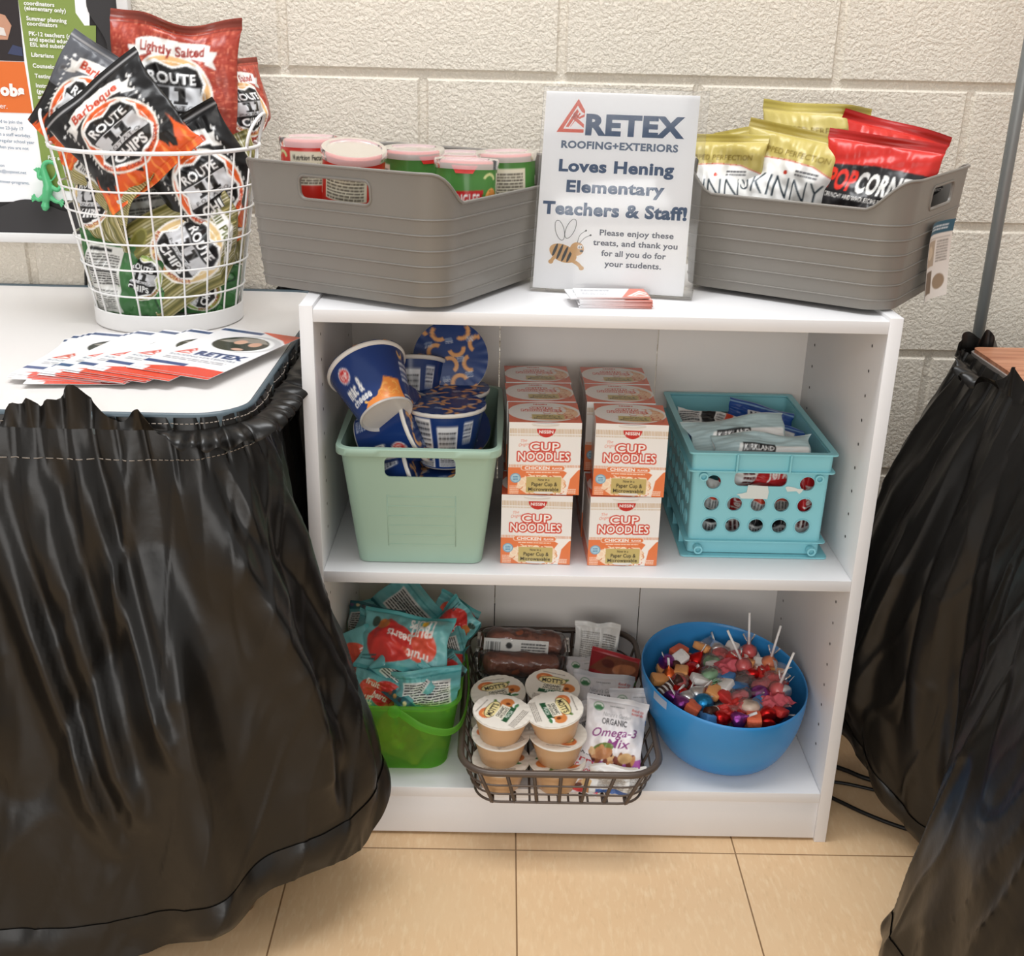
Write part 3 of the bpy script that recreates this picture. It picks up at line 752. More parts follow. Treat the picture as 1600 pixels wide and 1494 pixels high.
# ================================================================== GREY BINS
GREY = mat('grey_plastic', (126, 122, 116), .38, bump=.04, bscale=500, var=.03)
def make_bin(name, label, rz, loc):
    root = thing(name, label, 'storage bin', loc, math.radians(rz))
    w, l, th_ = .270, .272, .0024
    O0 = rrect(w, l, .035, 10, 24); n = len(O0); O1 = rrect(w+.022, l+.022, .040, 10, 24)
    ang = np.abs(O0[:, 0])-w/2+.035
    # height of the rim: high at the two handle ends, low along the sides, dropping round the corners
    ay = np.abs(O0[:, 1]); k = np.clip((l/2-.004-ay)/.040, 0, 1); k = k*k*(3-2*k)
    zt = .153-.034*k
    lev = np.concatenate([[0, .004, .012], np.linspace(.03, 1, 26)])
    def wall(ins, zb):
        R = []
        for t in lev:
            z = zb+(zt-zb)*t; s = z/.153
            inset = ins+(.012*(1-t/.012) if t < .012 else 0)
            P = O0*(1-s)[:, None]+O1*s[:, None]
            d = P/np.linalg.norm(P, axis=1, keepdims=True)
            R.append(np.c_[P-d*inset, z])
        return R
    A, B = wall(0, 0), wall(th_, .0026)
    V = np.concatenate(A+[np.c_[(A[-1][:, :2]*1.010), zt+.0012]]+B[::-1])
    m = len(A)*2+1
    mb = MB(); mb.add(V, [tuple(q) for q in gridf(n, m, True)]+[tuple(range(n))[::-1], tuple((m-1)*n+j for j in range(n))])
    body = mb.build('body', GREY, root, angle=50)
    cu = MB()
    for s in (-1, 1):
        P = rrect(.098, .0245, .007, 6); c, f = prism(P, -.03, .03)
        c = np.c_[c[:, 0], s*(l/2+.008)+c[:, 2], .1265+c[:, 1]]; cu.add(c, [q[::-1] for q in f])
    cut(body, cu)
    for s in (-1, 1):
        P = rrect(.101, .0275, .008, 6); z = .1265+P[:, 1]
        mb = MB(); mb.add(*tube(np.c_[P[:, 0], s*(l/2+.011*z/.153-.0002), z], .0019, 6, True)); mb.build('handle_trim', GREY, root)
    for z in np.arange(6)*.0178+.013:
        s = z/.153; P = (O0*(1-s)+O1*s); mb = MB(); mb.add(*tube(np.c_[P*1.001, np.full(n, z)], .0013, 6, True)); mb.build('rib', GREY, root)
    P = A[-1]; mb = MB(); mb.add(*tube(np.c_[P[:, :2]*1.004, zt], .0019, 8, True)); mb.build('rim', GREY, root)
    return root
ZS = ZT+.0006
ZBIN = CH+.0008
binl = make_bin('storage_bin', 'grey ribbed plastic bin of small crisp cans on the left of the bookcase top', -28.5, (.110, .163, ZBIN))
binr = dup(binl, Matrix.Translation((.656, .205, ZBIN)) @ Matrix.Rotation(math.radians(56), 4, 'Z'), 'grey ribbed plastic bin of popcorn bags with a hanging paper tag at right')
# paper tag hanging on the right bin
A = Art(6, 10, 60, (224, 220, 214)); A.rect(0, 8.4, 6, 10, (52, 92, 112)); A.small(.8, 8.9, 5, 9.7, 2, (210, 220, 226)); A.rect(.5, 4.2, 2.9, 7.6, (176, 160, 140)); A.ell(1.7, 6, .8, .9, (206, 190, 166))
A.small(3.3, 4.6, 5.5, 7.6, 8, (150, 146, 140), 2); A.rect(.6, .7, 2.7, 3.6, (120, 104, 88)); A.ell(4.2, 2.0, 1.2, 1.0, (150, 130, 108)); A.rect(.3, 7.75, 5.7, 7.9, (180, 176, 170))
mb = MB(); im = A.out(); u, v = np.meshgrid(np.linspace(0, 1, 61), np.linspace(0, 1, 101)); u, v = u.ravel(), v.ravel()
P = np.c_[(u-.5)*.082+.004*np.sin(v*5)+.010*v, -(.136+.011*(.012+.10*v)/.153)-.0016-.020*(np.abs(u-.35))**1.6-.012*(1-v)**2, -.002+.096*v]
mb.add(P, gridf(61, 101), 0, sample(im, u, v)); mb.add(P+(0, .0004, 0), gridf(61, 101, flip=True), 0, (.6, .6, .58))
pt = mb.build('paper_tag', PAPER); pt.parent = binr; pt['label'] = 'curled paper tag with blue top'

# ------------------------------------------------------------------ crisp cans
def can_art(red):
    base = (204, 50, 38) if red else (78, 134, 64)
    A = Art(23, 8, 260, base)
    A.ell(11.5, 1.4, 4, .3, base)
    # front
    A.poly([(9.1, 2.7), (13.8, 3.0), (13.9, 5.0), (9.0, 4.7)], (190, 34, 36)); A.text('PRINGLES', 11.45, 3.85, 1.25, (250, 248, 244), bold=.03, width=3.9, rot=.06)
    A.ell(15.2, 4.0, 1.0, 1.2, (232, 168, 92)); A.ell(15.4, 4.2, .75, .85, (214, 140, 66)); A.arc(14.8, 5.9, .9, .35, .3, 2.7, (206, 214, 150))
    A.rr(8.6, 4.9, .6, 1.2, .2, (240, 238, 230))
    for i in range(14): A.ell(13.3+i*.23 % 3, 1+(i*1.7) % 4, .1, .1, (50, 110, 44) if not red else (170, 30, 24))
    # back and side panels
    A.rect(16.3, 2.9, 22.4, 6.9, (226, 218, 196)); A.small(16.6, 3.1, 22.1, 4.4, 4, (92, 84, 74), 5); A.rect(16.6, 4.6, 22.1, 4.75, (40, 36, 32))
    A.text('Nutrition Facts', 16.7, 6.2, .62, (40, 36, 32), align='L', bold=.03, width=3.6); A.text('Datos de Nutricion', 16.7, 5.3, .55, (40, 36, 32), align='L', bold=.02, width=4.0)
    A.rect(.6, 2.9, 6.0, 6.6, (226, 218, 196)); A.small(.9, 3.1, 5.7, 6.2, 8, (92, 84, 74), 6)
    A.poly([(6.6, 2.0), (7.6, 3.2), (8.0, 3.0), (7.2, 1.6)], (240, 216, 170))
    A.rect(0, 7.0, 23, 8, base)
    return A.out()
CANART = {True: can_art(True), False: can_art(False)}
CLEAR = None
def clear_mat(name, tint=(255, 255, 255), fac=.9, rough=.06, ior=1.3):
    """thin clear plastic: mostly see-through, with a glossy skin"""
    m = bpy.data.materials.new(name); m.use_nodes = True; N, L = m.node_tree.nodes, m.node_tree.links
    for n in list(N):
        if n.type != 'OUTPUT_MATERIAL': N.remove(n)
    o = [n for n in N if n.type == 'OUTPUT_MATERIAL'][0]
    t = N.new('ShaderNodeBsdfTransparent'); t.inputs[0].default_value = tuple(lin(tint))+(1,)
    g = N.new('ShaderNodeBsdfGlossy'); g.inputs['Roughness'].default_value = rough; g.inputs[0].default_value = (1, 1, 1, 1)
    d = N.new('ShaderNodeBsdfDiffuse'); d.inputs[0].default_value = tuple(lin(tint))+(1,)
    m1 = N.new('ShaderNodeMixShader'); m1.inputs[0].default_value = 1-fac; L.new(t.outputs[0], m1.inputs[1]); L.new(d.outputs[0], m1.inputs[2])
    f = N.new('ShaderNodeFresnel'); f.inputs[0].default_value = ior
    m2 = N.new('ShaderNodeMixShader'); L.new(f.outputs[0], m2.inputs[0]); L.new(m1.outputs[0], m2.inputs[1]); L.new(g.outputs[0], m2.inputs[2])
    L.new(m2.outputs[0], o.inputs[0])
    return m
LIDCLEAR = clear_mat('clear_lid_plastic', (244, 226, 226), .55, .2, 1.2)
FOIL = mat('pink_seal_foil', (226, 140, 124), .4); REDTAB = mat('red_pull_tab', (214, 46, 40), .4)
def make_can(label, red, M):
    root = thing('crisp_can', label, 'can', M=M, group='crisp cans in the left grey bin')
    h, r = .080, .0375; mb = MB(); P, f, c = cup_mesh(CANART[red], [(r, .0), (r, h)], 200, rows=70); mb.add(P, f, 0, c)
    mb.add(*lathe([(0, .001), (r, .001)], 48), c=(.5, .5, .5)); mb.build('body', GLOSS, root)
    mb = MB(); mb.add(*lathe([(0, h+.0005), (r-.002, h+.0005), (r, h-.001)], 48)); mb.build('seal_foil', FOIL, root)
    mb = MB(); t = np.linspace(-.42, .42, 12); a = np.stack([np.sin(t), -np.cos(t)], 1)
    mb.add(np.concatenate([np.c_[a*(r+.0009), np.full(12, h-.002)], np.c_[a[2:-2]*(r+.0011), np.full(8, h-.011)], np.c_[a*(r-.012), np.full(12, h+.001)]]),
           [tuple(range(12))+tuple(range(19, 11, -1)), tuple(range(12))[::-1]+tuple(range(20, 32))]); mb.build('pull_tab', REDTAB, root)
    mb = MB(); mb.add(*lathe([(0, h+.0022), (r-.005, h+.0022), (r-.004, h+.0042), (r+.0006, h+.0045), (r+.0018, h+.003), (r+.0016, h-.0065), (r+.0006, h-.0068)], 64)); mb.build('lid', LIDCLEAR, root, angle=40)
    return root
def canM(px, py, y, spin, tx=0, ty=0, drop=.083):
    P = at(px, py, 'y', y); R = math.radians
    c_, s_ = math.cos(R(-28.5)), math.sin(R(-28.5)); dx, dy = P[0]-.110, P[1]-.163; lx, ly = c_*dx+s_*dy, -s_*dx+c_*dy      # keep clear of the bin walls
    lx, ly = max(-.096, min(.096, lx)), max(-.096, min(.096, ly)); P[0], P[1] = .110+c_*lx-s_*ly, .163+s_*lx+c_*ly
    return Matrix.Translation(tuple(P)) @ Euler((R(tx), R(ty), 0)).to_matrix().to_4x4() @ Matrix.Translation((0, 0, -drop)) @ Matrix.Rotation(R(spin), 4, 'Z')
make_can('red crisp can turned to its nutrition panel at the far left of the grey bin', True, canM(466, 213, .165, -110, 0, 0))
make_can('red crisp can tipped toward the viewer so that its pink lid shows', True, canM(553, 232, .095, 118, 12, 4))
make_can('green crisp can with red pull tab in the middle back of the grey bin', False, canM(646, 232, .180, 38, 2, 0))
make_can('crisp can mostly hidden in the back corner of the grey bin with pink lid', False, canM(730, 238, .250, 160, 0, 0))
make_can('green crisp can at the front corner of the grey bin showing its red name band', False, canM(735, 250, .108, -2, -3, 1))
make_can('green crisp can at the right of the grey bin turned to its nutrition panel', False, canM(797, 237, .212, 125, 0, -2))

# ------------------------------------------------------------------ popcorn bags
def popcorners_art():
    w, h = 15, 18; A = Art(w, h, 140, (36, 34, 36))
    A.rect(0, 14.4, w, h, (200, 44, 36)); A.rect(0, 0, w, 2.2, (200, 44, 36)); A.poly([(0, 14.4), (15, 14.4), (15, 13.9), (7, 14.2), (0, 13.6)], (200, 44, 36))
    A.rect(0, 16.9, w, h, (168, 26, 22))
    A.text('POP', 1.0, 12.0, 2.5, (226, 52, 40), align='L', bold=.045, width=4.0, shear=.12); A.text('CORNERS', 5.1, 12.0, 2.5, (238, 236, 232), align='L', bold=.045, width=9.2, shear=.12)
    A.text('CRUNCHY AND WHOLESOME POPPED-CORN SNACK', 7.7, 9.9, .62, (232, 228, 222), bold=.025, width=13.4)
    A.poly([(5, 2.5), (8.2, 7.2), (11.2, 2.6)], (224, 158, 110)); A.poly([(9.5, 1.2), (12.4, 5.6), (14.6, 1.4)], (206, 130, 84)); A.poly([(1, 3), (3.6, 5.6), (5, 2)], (232, 176, 126))
    return A.out()
def skinny_art():
    w, h = 14, 18; A = Art(w, h, 130, (238, 237, 234))
    A.poly([(0, 12.4), (0, h), (w, h), (w, 12.4), (10.5, 13.6), (7, 13.8), (3.5, 13.6)], (190, 174, 100)); A.rect(0, 17.0, w, h, (176, 160, 78))
    A.line([(0, 12.3), (3.5, 13.5), (7, 13.7), (10.5, 13.5), (14, 12.3)], .12, (196, 60, 40))
    A.text('POPPED PERFECTION', 7, 14.6, .75, (120, 100, 36), width=10.6, bold=.01)
    A.text('SKINNY', 7, 10.2, 3.0, (44, 58, 68), width=11.6, bold=-.012); A.ell(7.0, 12.1, .28, .28, (200, 60, 40))
    A.text('POP', 7, 6.0, 2.6, (44, 58, 68), width=5, bold=-.01); A.rect(0, 0, w, 3, (196, 178, 92))
    A.small(8.4, 12.0, 11.6, 12.9, 2, (80, 80, 84), 3)
    return A.out()
IN_BIN = confine(Matrix.Translation((.656, .205, ZBIN)) @ Matrix.Rotation(math.radians(56), 4, 'Z'), .261, .263, .282, .284, .153, .0035, .03, .119, .153)
PCA, SKA = popcorners_art(), skinny_art(); PCB, SKB = facts_art((150, 30, 26), 15, 18, 100), facts_art((196, 178, 92), 14, 18, 100)
def pop(kind, label, px, py, y, roll, w, tilt=0, yaw=0, seed=0, t=.05, flip=False, **k):
    f, b = (PCA, PCB) if kind == 'pc' else (SKA, SKB); r = f.shape[0]/f.shape[1]
    if flip: f, b = b, f
    return bag('popcorn_bag', label, 'popcorn bag', 'popcorn bags in the right grey bin', facing(at(px, py, 'y', y), roll, tilt, yaw), inside=IN_BIN, front=f, back=b, w=w, h=w*r, t=t, seed=seed, **k)
pop('sk', 'gold and white popcorn bag rising at the back left of the right grey bin', 1185, 290, 0.295, 12, .125, tilt=10, yaw=-10, seed=31, corner=.15)
pop('sk', 'gold and white popcorn bag with its top edge flat behind the red bags', 1265, 278, 0.270, -3, .150, tilt=10, seed=32)
pop('pc', 'red popcorn bag behind the front black and red one with only its top edge out', 1372, 298, 0.250, -13, .150, tilt=8, seed=33)
pop('pc', 'red popcorn bag at the far right end of the grey bin', 1418, 300, .262, 8, .09, tilt=2, yaw=52, seed=34)
pop('pc', 'black and red popcorn bag standing against the raised right end of the bin', 1412, 306, 0.235, 14, .10, tilt=2, yaw=44, seed=35)
pop('sk', 'gold and white popcorn bag at the front left of the bin beside the sign', 1122, 306, 0.205, 2, .12, tilt=6, yaw=-20, seed=36)
pop('sk', 'gold and white popcorn bag with its full name showing at the front of the bin', 1222, 306, 0.180, -9, .132, tilt=6, yaw=-24, seed=37, corner=.1)
pop('pc', 'black and red popcorn bag with its full name showing at the front of the bin', 1361, 323, 0.136, -5, .142, tilt=3, yaw=-26, seed=38)

# ================================================================== SIGN, CARDS, BROCHURES
NAVY = mat('navy_ink', (44, 74, 112), .5, spec=.2); NAVY2 = mat('dark_navy_ink', (46, 54, 78), .5, spec=.2); ORNG = mat('orange_red_ink', (222, 90, 62), .5, spec=.2); SLATE = mat('slate_ink', (96, 112, 136), .5, spec=.2)
PWHITE = mat('sign_paper', (250, 250, 252), .55, spec=.3, var=.005)
ACRYL = clear_mat('clear_acrylic', (255, 255, 255), .995, .085, 1.45)
bl_ = np.array([.2752, .128, ZT+.0012]); sa, lean = -11, 15
def signM(): return Matrix.Translation(tuple(bl_)) @ Matrix.Rotation(math.radians(sa), 4, 'Z') @ Matrix(((1, 0, 0), (0, 0, -1), (0, 1, 0))).to_4x4() @ Matrix.Rotation(-math.radians(lean), 4, 'X')
sh_ = thing('sign_holder', 'clear slanted acrylic sign holder standing between the two grey bins', 'sign holder', M=signM())
SW, SH = .190, .246
mb = MB(); mb.add(*rbox(-.003, SW+.011, .003, SH+.005, .0018, .0034, .0004)); mb.build('front_sheet', ACRYL, sh_)
ACRY2 = clear_mat('clear_acrylic_back', (252, 252, 252), .985, .3, 1.1)
mb = MB(); mb.add(*rbox(-.003, SW+.011, .003, SH+.005, -.0034, -.0018, .0004)); mb.build('back_sheet', ACRY2, sh_)
mb = MB(); mb.add(*rbox(-.003, SW+.011, .0010, .0032, -.0034, .0034, .0004)); mb.build('bottom_fold', ACRYL, sh_)
mb = MB(); q = math.radians(lean); b0 = np.array([0, .003, -.0036]); dirb = np.array([0, math.sin(q), -math.cos(q)])
v, f = rbox(.016, SW+.011, .0002, .075, .0004, .0020, .0004); v = np.array(v); bk_, u_ = v[:, 1], v[:, 2]      # lies on the shelf behind the sheet
v = np.c_[v[:, 0], u_*math.cos(q)+bk_*math.sin(q), u_*math.sin(q)-bk_*math.cos(q)-.0036]
mb.add(v, f); mb.build('foot', ACRY2, sh_)
paper = thing('paper_sign', 'white printed thank you sign inside the clear holder between the grey bins', 'sign', M=signM())
mb = MB(); mb.add(*rbox(0, SW, .0036, SH+.0004, -.0006, .0002, 0)); O, U, V = (0, .004, .00035), (1, 0, 0), (0, 1, 0)
def S(x, y): return (x*SW, y*SH)
def sl(s, x, y, h, m, wid, **k): letters(mb, s, O, U, V, x*SW, y*SH, h*SH, m, width=wid*SW, **k)
def roof_logo(x, y, k):
    """the triangular roof mark; k is its height"""
    T = [[(.0, 0), (.50, 1.0), (.68, .66), (.68, .56), (.60, .62), (.49, .80), (.16, .10), (.68, .10), (.68, 0)],
         [(.22, .16), (.30, .16), (.53, .62), (.48, .70)], [(.33, .16), (.34, .16), (.58, .56), (.55, .60)],
         [(.34, .44), (.40, .52), (.68, .25), (.68, .14)], [(.38, .53), (.55, .40), (.68, .48), (.68, .56), (.55, .47), (.43, .62)]]
    return [np.array(t)*k*(1.22, 1)+(x, y) for t in T]
for p in roof_logo(.085*SW, .785*SH, .166*SH): flatpoly(mb, p, O, U, V, 1)
sl('RETEX', .597, .829, .098, 2, .645, bold=.05)
sl('ROOFING+EXTERIORS', .505, .726, .036, 4, .765, bold=.04)
sl('Loves Hening', .495, .622, .058, 2, .755, bold=.04); sl('Elementary', .50, .520, .058, 2, .645, bold=.04); sl('Teachers & Staff!', .505, .408, .062, 2, .95, bold=.045)
for s, x, y, w_ in (('Please enjoy these', .664, .296, .485), ('treats, and thank you', .66, .245, .555), ('for all you do for', .655, .193, .425), ('your students.', .655, .141, .373)): sl(s, x, y, .029, 5, w_, bold=.026)
# a plain little bee
def bell(cx, cy, rx, ry, m, rot=0, dz=0): 
    t = np.linspace(0, 2*PI, 28)[:-1]; x, y = rx*np.cos(t), ry*np.sin(t); c, s_ = math.cos(rot), math.sin(rot)
    flatpoly(mb, np.c_[cx+c*x-s_*y, cy+s_*x+c*y]*SH, (0, .004, .00035+dz), U, V, m)
for cx, cy, r_ in ((.120, .295, 1.9), (.175, .305, 1.2)):
    t = np.linspace(0, 2*PI, 30); w_ = np.c_[.052*np.cos(t), .022*np.sin(t)]; c, s_ = math.cos(r_), math.sin(r_)
    mb.add(*tube(np.c_[(cx+c*w_[:, 0]-s_*w_[:, 1])*SH, (cy+s_*w_[:, 0]+c*w_[:, 1])*SH+.004, np.full(30, .0004)], .0003, 4), m=7)
bell(.145, .180, .075, .043, 6, -.35); 
for k, (a, b) in enumerate(((-.045, .036), (-.018, .043), (.010, .043), (.036, .036))):
    c, s_ = math.cos(-.35), math.sin(-.35); bell(.145+c*a, .180+s_*a, .0075, b*.96, 7, -.35, .0001)
bell(.215, .205, .036, .034, 6, 0, .0002)
for ex in (.224, .236): bell(ex, .216, .007, .010, 0, 0, .0003); bell(ex+.002, .214, .003, .005, 7, 0, .0004)
bell(.240, .196, .010, .006, 7, 0, .0003)
for p in ([(.215, .235), (.225, .275), (.255, .30)], [(.225, .232), (.25, .262), (.28, .278)]):
    q = catmull(p, 10)*SH; mb.add(*tube(np.c_[q[:, 0], q[:, 1]+.004, np.full(10, .0004)], .0003, 4), m=7); bell(p[-1][0], p[-1][1], .005, .005, 7)
for p in ([(.105, .165), (.085, .135)], [(.185, .150), (.225, .130), (.245, .110)]):
    q = catmull(p, 8)*SH; nn_ = np.gradient(q, axis=0); nn_ = np.c_[-nn_[:, 1], nn_[:, 0]]/np.linalg.norm(nn_, axis=1, keepdims=True)*.0022; flatpoly(mb, np.concatenate([q+nn_, (q-nn_)[::-1]]), (0, .004, .0004), U, V, 6); bell(p[-1][0], p[-1][1], .013, .011, 6)
BEE = mat('tan_ink', (214, 168, 112), .5, spec=.2)
mb.build('printed_sheet', [PWHITE, ORNG, NAVY, NAVY, SLATE, NAVY2, BEE, BLACK], paper, smooth=False)

def small_logo(A, x, y, k, c1=(216, 84, 58)):
    for p in roof_logo(x, y, k): A.poly(p, c1)
A = Art(8.8, 5, 120, (244, 243, 243)); A.poly([(5.4, 0), (8.8, 0), (8.8, 5), (7.0, 5)], (214, 132, 118))
for p in roof_logo(6.1, .6, 3.2): A.poly(p, (240, 226, 222))
A.small(.8, 3.2, 4.4, 4.4, 2, (120, 124, 136), 1); A.small(.8, 1.2, 3.8, 2.6, 3, (150, 152, 160), 2)
cimg = A.out()
for i in range(8):
    rz = math.radians((2, 3, 1, 2, 4, 2, 6, 3)[i]); off = ((0, 0), (.001, .001), (-.0005, 0), (.001, 0), (0, .001), (.0005, 0), (-.012, .006), (-.003, .003))[i]
    mb = MB(); z = i*.00165; v, f = rbox(-.044, .044, -.025, .025, 0, .0014, 0); v = np.array(v)
    mb.add(v, f, 0, np.where(v[:, :1] > 0, [[.62, .24, .19]], [[.78, .78, .8]])); panel(mb, cimg, (-.044, -.025, .00145), (.088, 0, 0), (0, .05, 0), 0, .6 if i > 5 else .25)
    o = mb.build('business_card', PAPER, smooth=False); o.location = (.372+off[0], .062+off[1]*.6, ZS+z); o.rotation_euler = (0, 0, rz)
    tag(o, ('lowest business card', 'second business card from the bottom', 'third business card from the bottom', 'fourth business card from the bottom', 'fifth business card from the bottom', 'sixth business card from the bottom', 'slightly fanned business card second from the top', 'topmost business card')[i]+' of the stack before the sign', 'business card', 'business cards in front of the sign')

A = Art(10.9, 20.2, 110, (240, 239, 241))
A.rect(0, 18.7, 6.0, 19.7, (48, 74, 118)); A.poly([(5.4, 20.2), (10.9, 20.2), (10.9, 16.2), (9.8, 17.6), (6.6, 19.4)], (222, 92, 62))
A.ell(6.9, 14.2, 4.1, 3.9, (206, 206, 208)); A.ell(6.5, 14.0, 3.7, 3.5, (246, 246, 246)); A.ell(6.0, 13.9, 3.6, 3.3, (52, 56, 50))
A.poly([(2.7, 14.2), (5.0, 16.6), (7.5, 17.0), (9.2, 15.2), (7.0, 14.8), (4.2, 14.0)], (146, 140, 130)); A.ell(5.6, 14.6, .8, 1.0, (214, 170, 146)); A.ell(7.8, 14.3, .8, 1.0, (206, 160, 136)); A.ell(6.9, 11.6, .8, .5, (206, 166, 146))
for p in roof_logo(.9, 7.3, 2.6): A.poly(p, (208, 70, 52))
A.text('RETEX', 6.9, 8.2, 1.7, (44, 66, 112), bold=.07, width=6.6); A.text('ROOFING+EXTERIORS', 5.4, 6.5, .6, (120, 128, 144), bold=.03, width=9.0)
A.small(1.0, 4.7, 9.4, 5.8, 2, (150, 150, 156), 4)
A.rect(0, 2.5, 5.6, 3.5, (46, 70, 122)); A.poly([(0, 0), (10.9, 0), (10.9, 2.6), (7.0, 2.9), (4.6, 2.3), (2.6, 1.6), (0, .4)], (216, 66, 42)); A.rect(0, 0, 2.2, .9, (240, 239, 241))
bimg = A.out(); bro = None
BR = [(-.254, .022, 7), (-.260, .032, 0), (-.258, .032, -5), (-.256, .036, -7), (-.252, .037, -9), (-.216, .030, -12), (-.211, .034, -13), (-.213, .031, -15), (-.208, .035, -15), (-.183, .031, -17), (-.178, .035, -18), (-.181, .033, -18), (-.153, .033, -19), (-.149, .037, -20), (-.109, .038, -20), (-.106, .043, -20)]
ORD = ['lowest', 'second lowest', 'third lowest', 'fourth lowest', 'fifth lowest', 'sixth lowest', 'seventh lowest', 'eighth lowest', 'eighth from the top', 'seventh from the top', 'sixth from the top', 'fifth from the top', 'fourth from the top', 'third from the top', 'second from the top', 'topmost']
for i, (x, y, rz) in enumerate(BR):
    M = Matrix.Translation((x, y, TZ+.0044+i*.00062)) @ Matrix.Rotation(math.radians(rz), 4, 'Z') @ Matrix.Rotation(math.radians(1.1), 4, 'Y')
    lab = ORD[i]+' brochure in the fanned pile at the front of the white table'
    if bro is None:
        mb = MB(); mb.add(*rbox(-.0545, .0545, -.101, .101, 0, .00045, 0), c=(.8, .78, .78)); panel(mb, bimg, (-.0545, -.101, .0005), (.109, 0, 0), (0, .202, 0))
        bro = mb.build('brochure', GLOSS, smooth=False); bro.matrix_world = M; tag(bro, lab, 'brochure', 'fanned brochures on the white table')
    else:
        o = bro.copy(); COL.objects.link(o); o.matrix_world = M; o['label'] = lab

# ================================================================== BULLETIN BOARD AND POSTER
YB = YW-.004
def W2(px, py, y): return at(px, py, 'y', y)
board = thing('bulletin_board', 'black covered bulletin board with white frame at upper left of the wall', 'bulletin board', (-.75, YB, 1.05))
def wpoly(mb, pts, y, th=.0, m=0):
    P = np.array([W2(a, b, y) for a, b in pts]); P = P[:, [0, 2]]
    ar = np.sum(P[:, 0]*np.roll(P[:, 1], -1)-np.roll(P[:, 0], -1)*P[:, 1])
    if ar < 0: P = P[::-1]
    v, f = prism(P, 0, max(th, .0004)); v = np.c_[v[:, 0], y-v[:, 2], v[:, 1]]; mb.add(v, f, m)
x1, z0 = -.3035, .7385
mb = MB(); mb.add(*rbox(-1.3, x1-.002, YB-.010, YB, z0+.002, 1.5, .001), M=Matrix.Translation((.75, -YB, -1.05))); mb.build('board', mat('black_paper', (52, 50, 51), .8, bump=.1, bscale=300), board)
FR = mat('white_frame', (224, 222, 220), .4)
for a in ((x1-.016, x1, z0, 1.5), (-1.3, x1-.016, z0, z0+.014)):
    mb = MB(); mb.add(*rbox(a[0], a[1], YB-.018, YB+.001, a[2], a[3], .0012), M=Matrix.Translation((.75, -YB, -1.05))); mb.build('frame', FR, board)
yb = YB-.0106
post = thing('poster', 'school jobs poster with a green list band on the bulletin board', 'poster', (-.45, yb, .95))
Mp = Matrix.Translation((.45, -yb, -.95))
class WMB(MB):
    def build(s, *a, **k):
        s.v = [v+np.array([.45, -yb, -.95]) for v in s.v]; return MB.build(s, *a, **k)
GB = mat('green_band_ink', (132, 152, 74), .5); OB = mat('orange_block_ink', (226, 112, 44), .5); TX = mat('white_lettering', (244, 244, 240), .5); BT_ = mat('blue_grey_lettering', (84, 112, 140), .5)
mb = WMB(); wpoly(mb, [(-120, 0), (-120, 318), (72, 314), (140, 312), (140, -5), (110, -60), (-120, -60)], yb, .0006); mb.build('sheet', PWHITE, post, smooth=False)
mb = WMB(); wpoly(mb, [(20, -60), (70, 290), (112, 300), (150, 260), (150, 40), (132, 40), (118, 20), (112, -60)], yb-.0007); mb.build('green_band', GB, post, smooth=False)
mb = WMB(); wpoly(mb, [(-120, 92), (38, 97), (51, 177), (-120, 172)], yb-.0007); mb.build('orange_block', OB, post, smooth=False)
mb = WMB(); wpoly(mb, [(-120, -60), (22, -60), (38, 96), (-120, 90)], yb-.0007)
wpoly(mb, [(-120, 60), (12, 62), (18, 40), (8, 24), (-10, 18), (-120, 20)], yb-.0012, m=1); wpoly(mb, [(12, 84), (36, 88), (34, 74), (20, 70)], yb-.0012, m=2); wpoly(mb, [(-14, 38), (6, 44), (10, 56), (-10, 54)], yb-.0016, m=3)
mb.build('photo', [mat('photo_dark', (38, 30, 32), .5), mat('photo_warm', (196, 146, 120), .5), mat('photo_blue', (56, 64, 96), .5), mat('photo_light', (222, 216, 212), .5)], post, smooth=False)
ky = .00094
mb = WMB(); P0 = None
def pt(s, px, py, h, m, al='L', bold=.03, rot=-.045, **k):
    P = W2(px, py, yb-.0020); letters(mb, s, (P[0], P[1], P[2]), (1, 0, 0), (0, 0, 1), 0, 0, h*ky, m, align=al, bold=bold, rot=rot, **k)
for s, x, y in (('coordinators', 37, 4), ('(elementary only)', 38, 12), ('Summer planning', 41, 28), ('coordinators', 42, 36), ('PK-12 teachers (general', 45, 52), ('and special education,', 46, 60.5), ('ESL and substitute)', 47, 69), ('Librarians', 49, 85), ('Counselors', 51, 102), ('Testing coordinators', 54, 118), ('Instructional assistants', 56, 133), ('(general and', 57.5, 142), ('special education)', 59, 151), ('Secretaries', 61, 166), ('Nurses', 64, 182), ('Clinic assistants', 66, 197), ('School security', 69, 213), ('officers', 70, 221), ('For some', 75, 246)):
    pt(s, x, y, 6.0, 0)
mb.build('lettering', [TX, BT_], post, smooth=False); mb = WMB()
pt('obs', 0, 139, 17, 0, bold=.06); pt('Jobs', -40, 136, 17, 0, bold=.06, al='C'); pt('er.', 0, 165, 8, 0, bold=0)
mb.build('lettering', [TX, BT_], post, smooth=False); mb = WMB()
for s, x, y in (('d to join the', 0, 189), ('ne 23-July 17', 0, 199), ('s a staff workday.', 0, 209), ('regular school year', 0, 219), ('hen you are not', 0, 229)):
    pt(s, x, y, 5.0, 1, bold=.0)
mb.build('lettering', [TX, BT_], post, smooth=False); mb = WMB()
for s, x, y in (('on', 0, 258), ('s@ccpsnet.net', 0, 267), ('mmer-programs.', 0, 283)): pt(s, x, y, 5.0, 1, bold=.0)
mb.build('lettering', [TX, BT_], post, smooth=False)
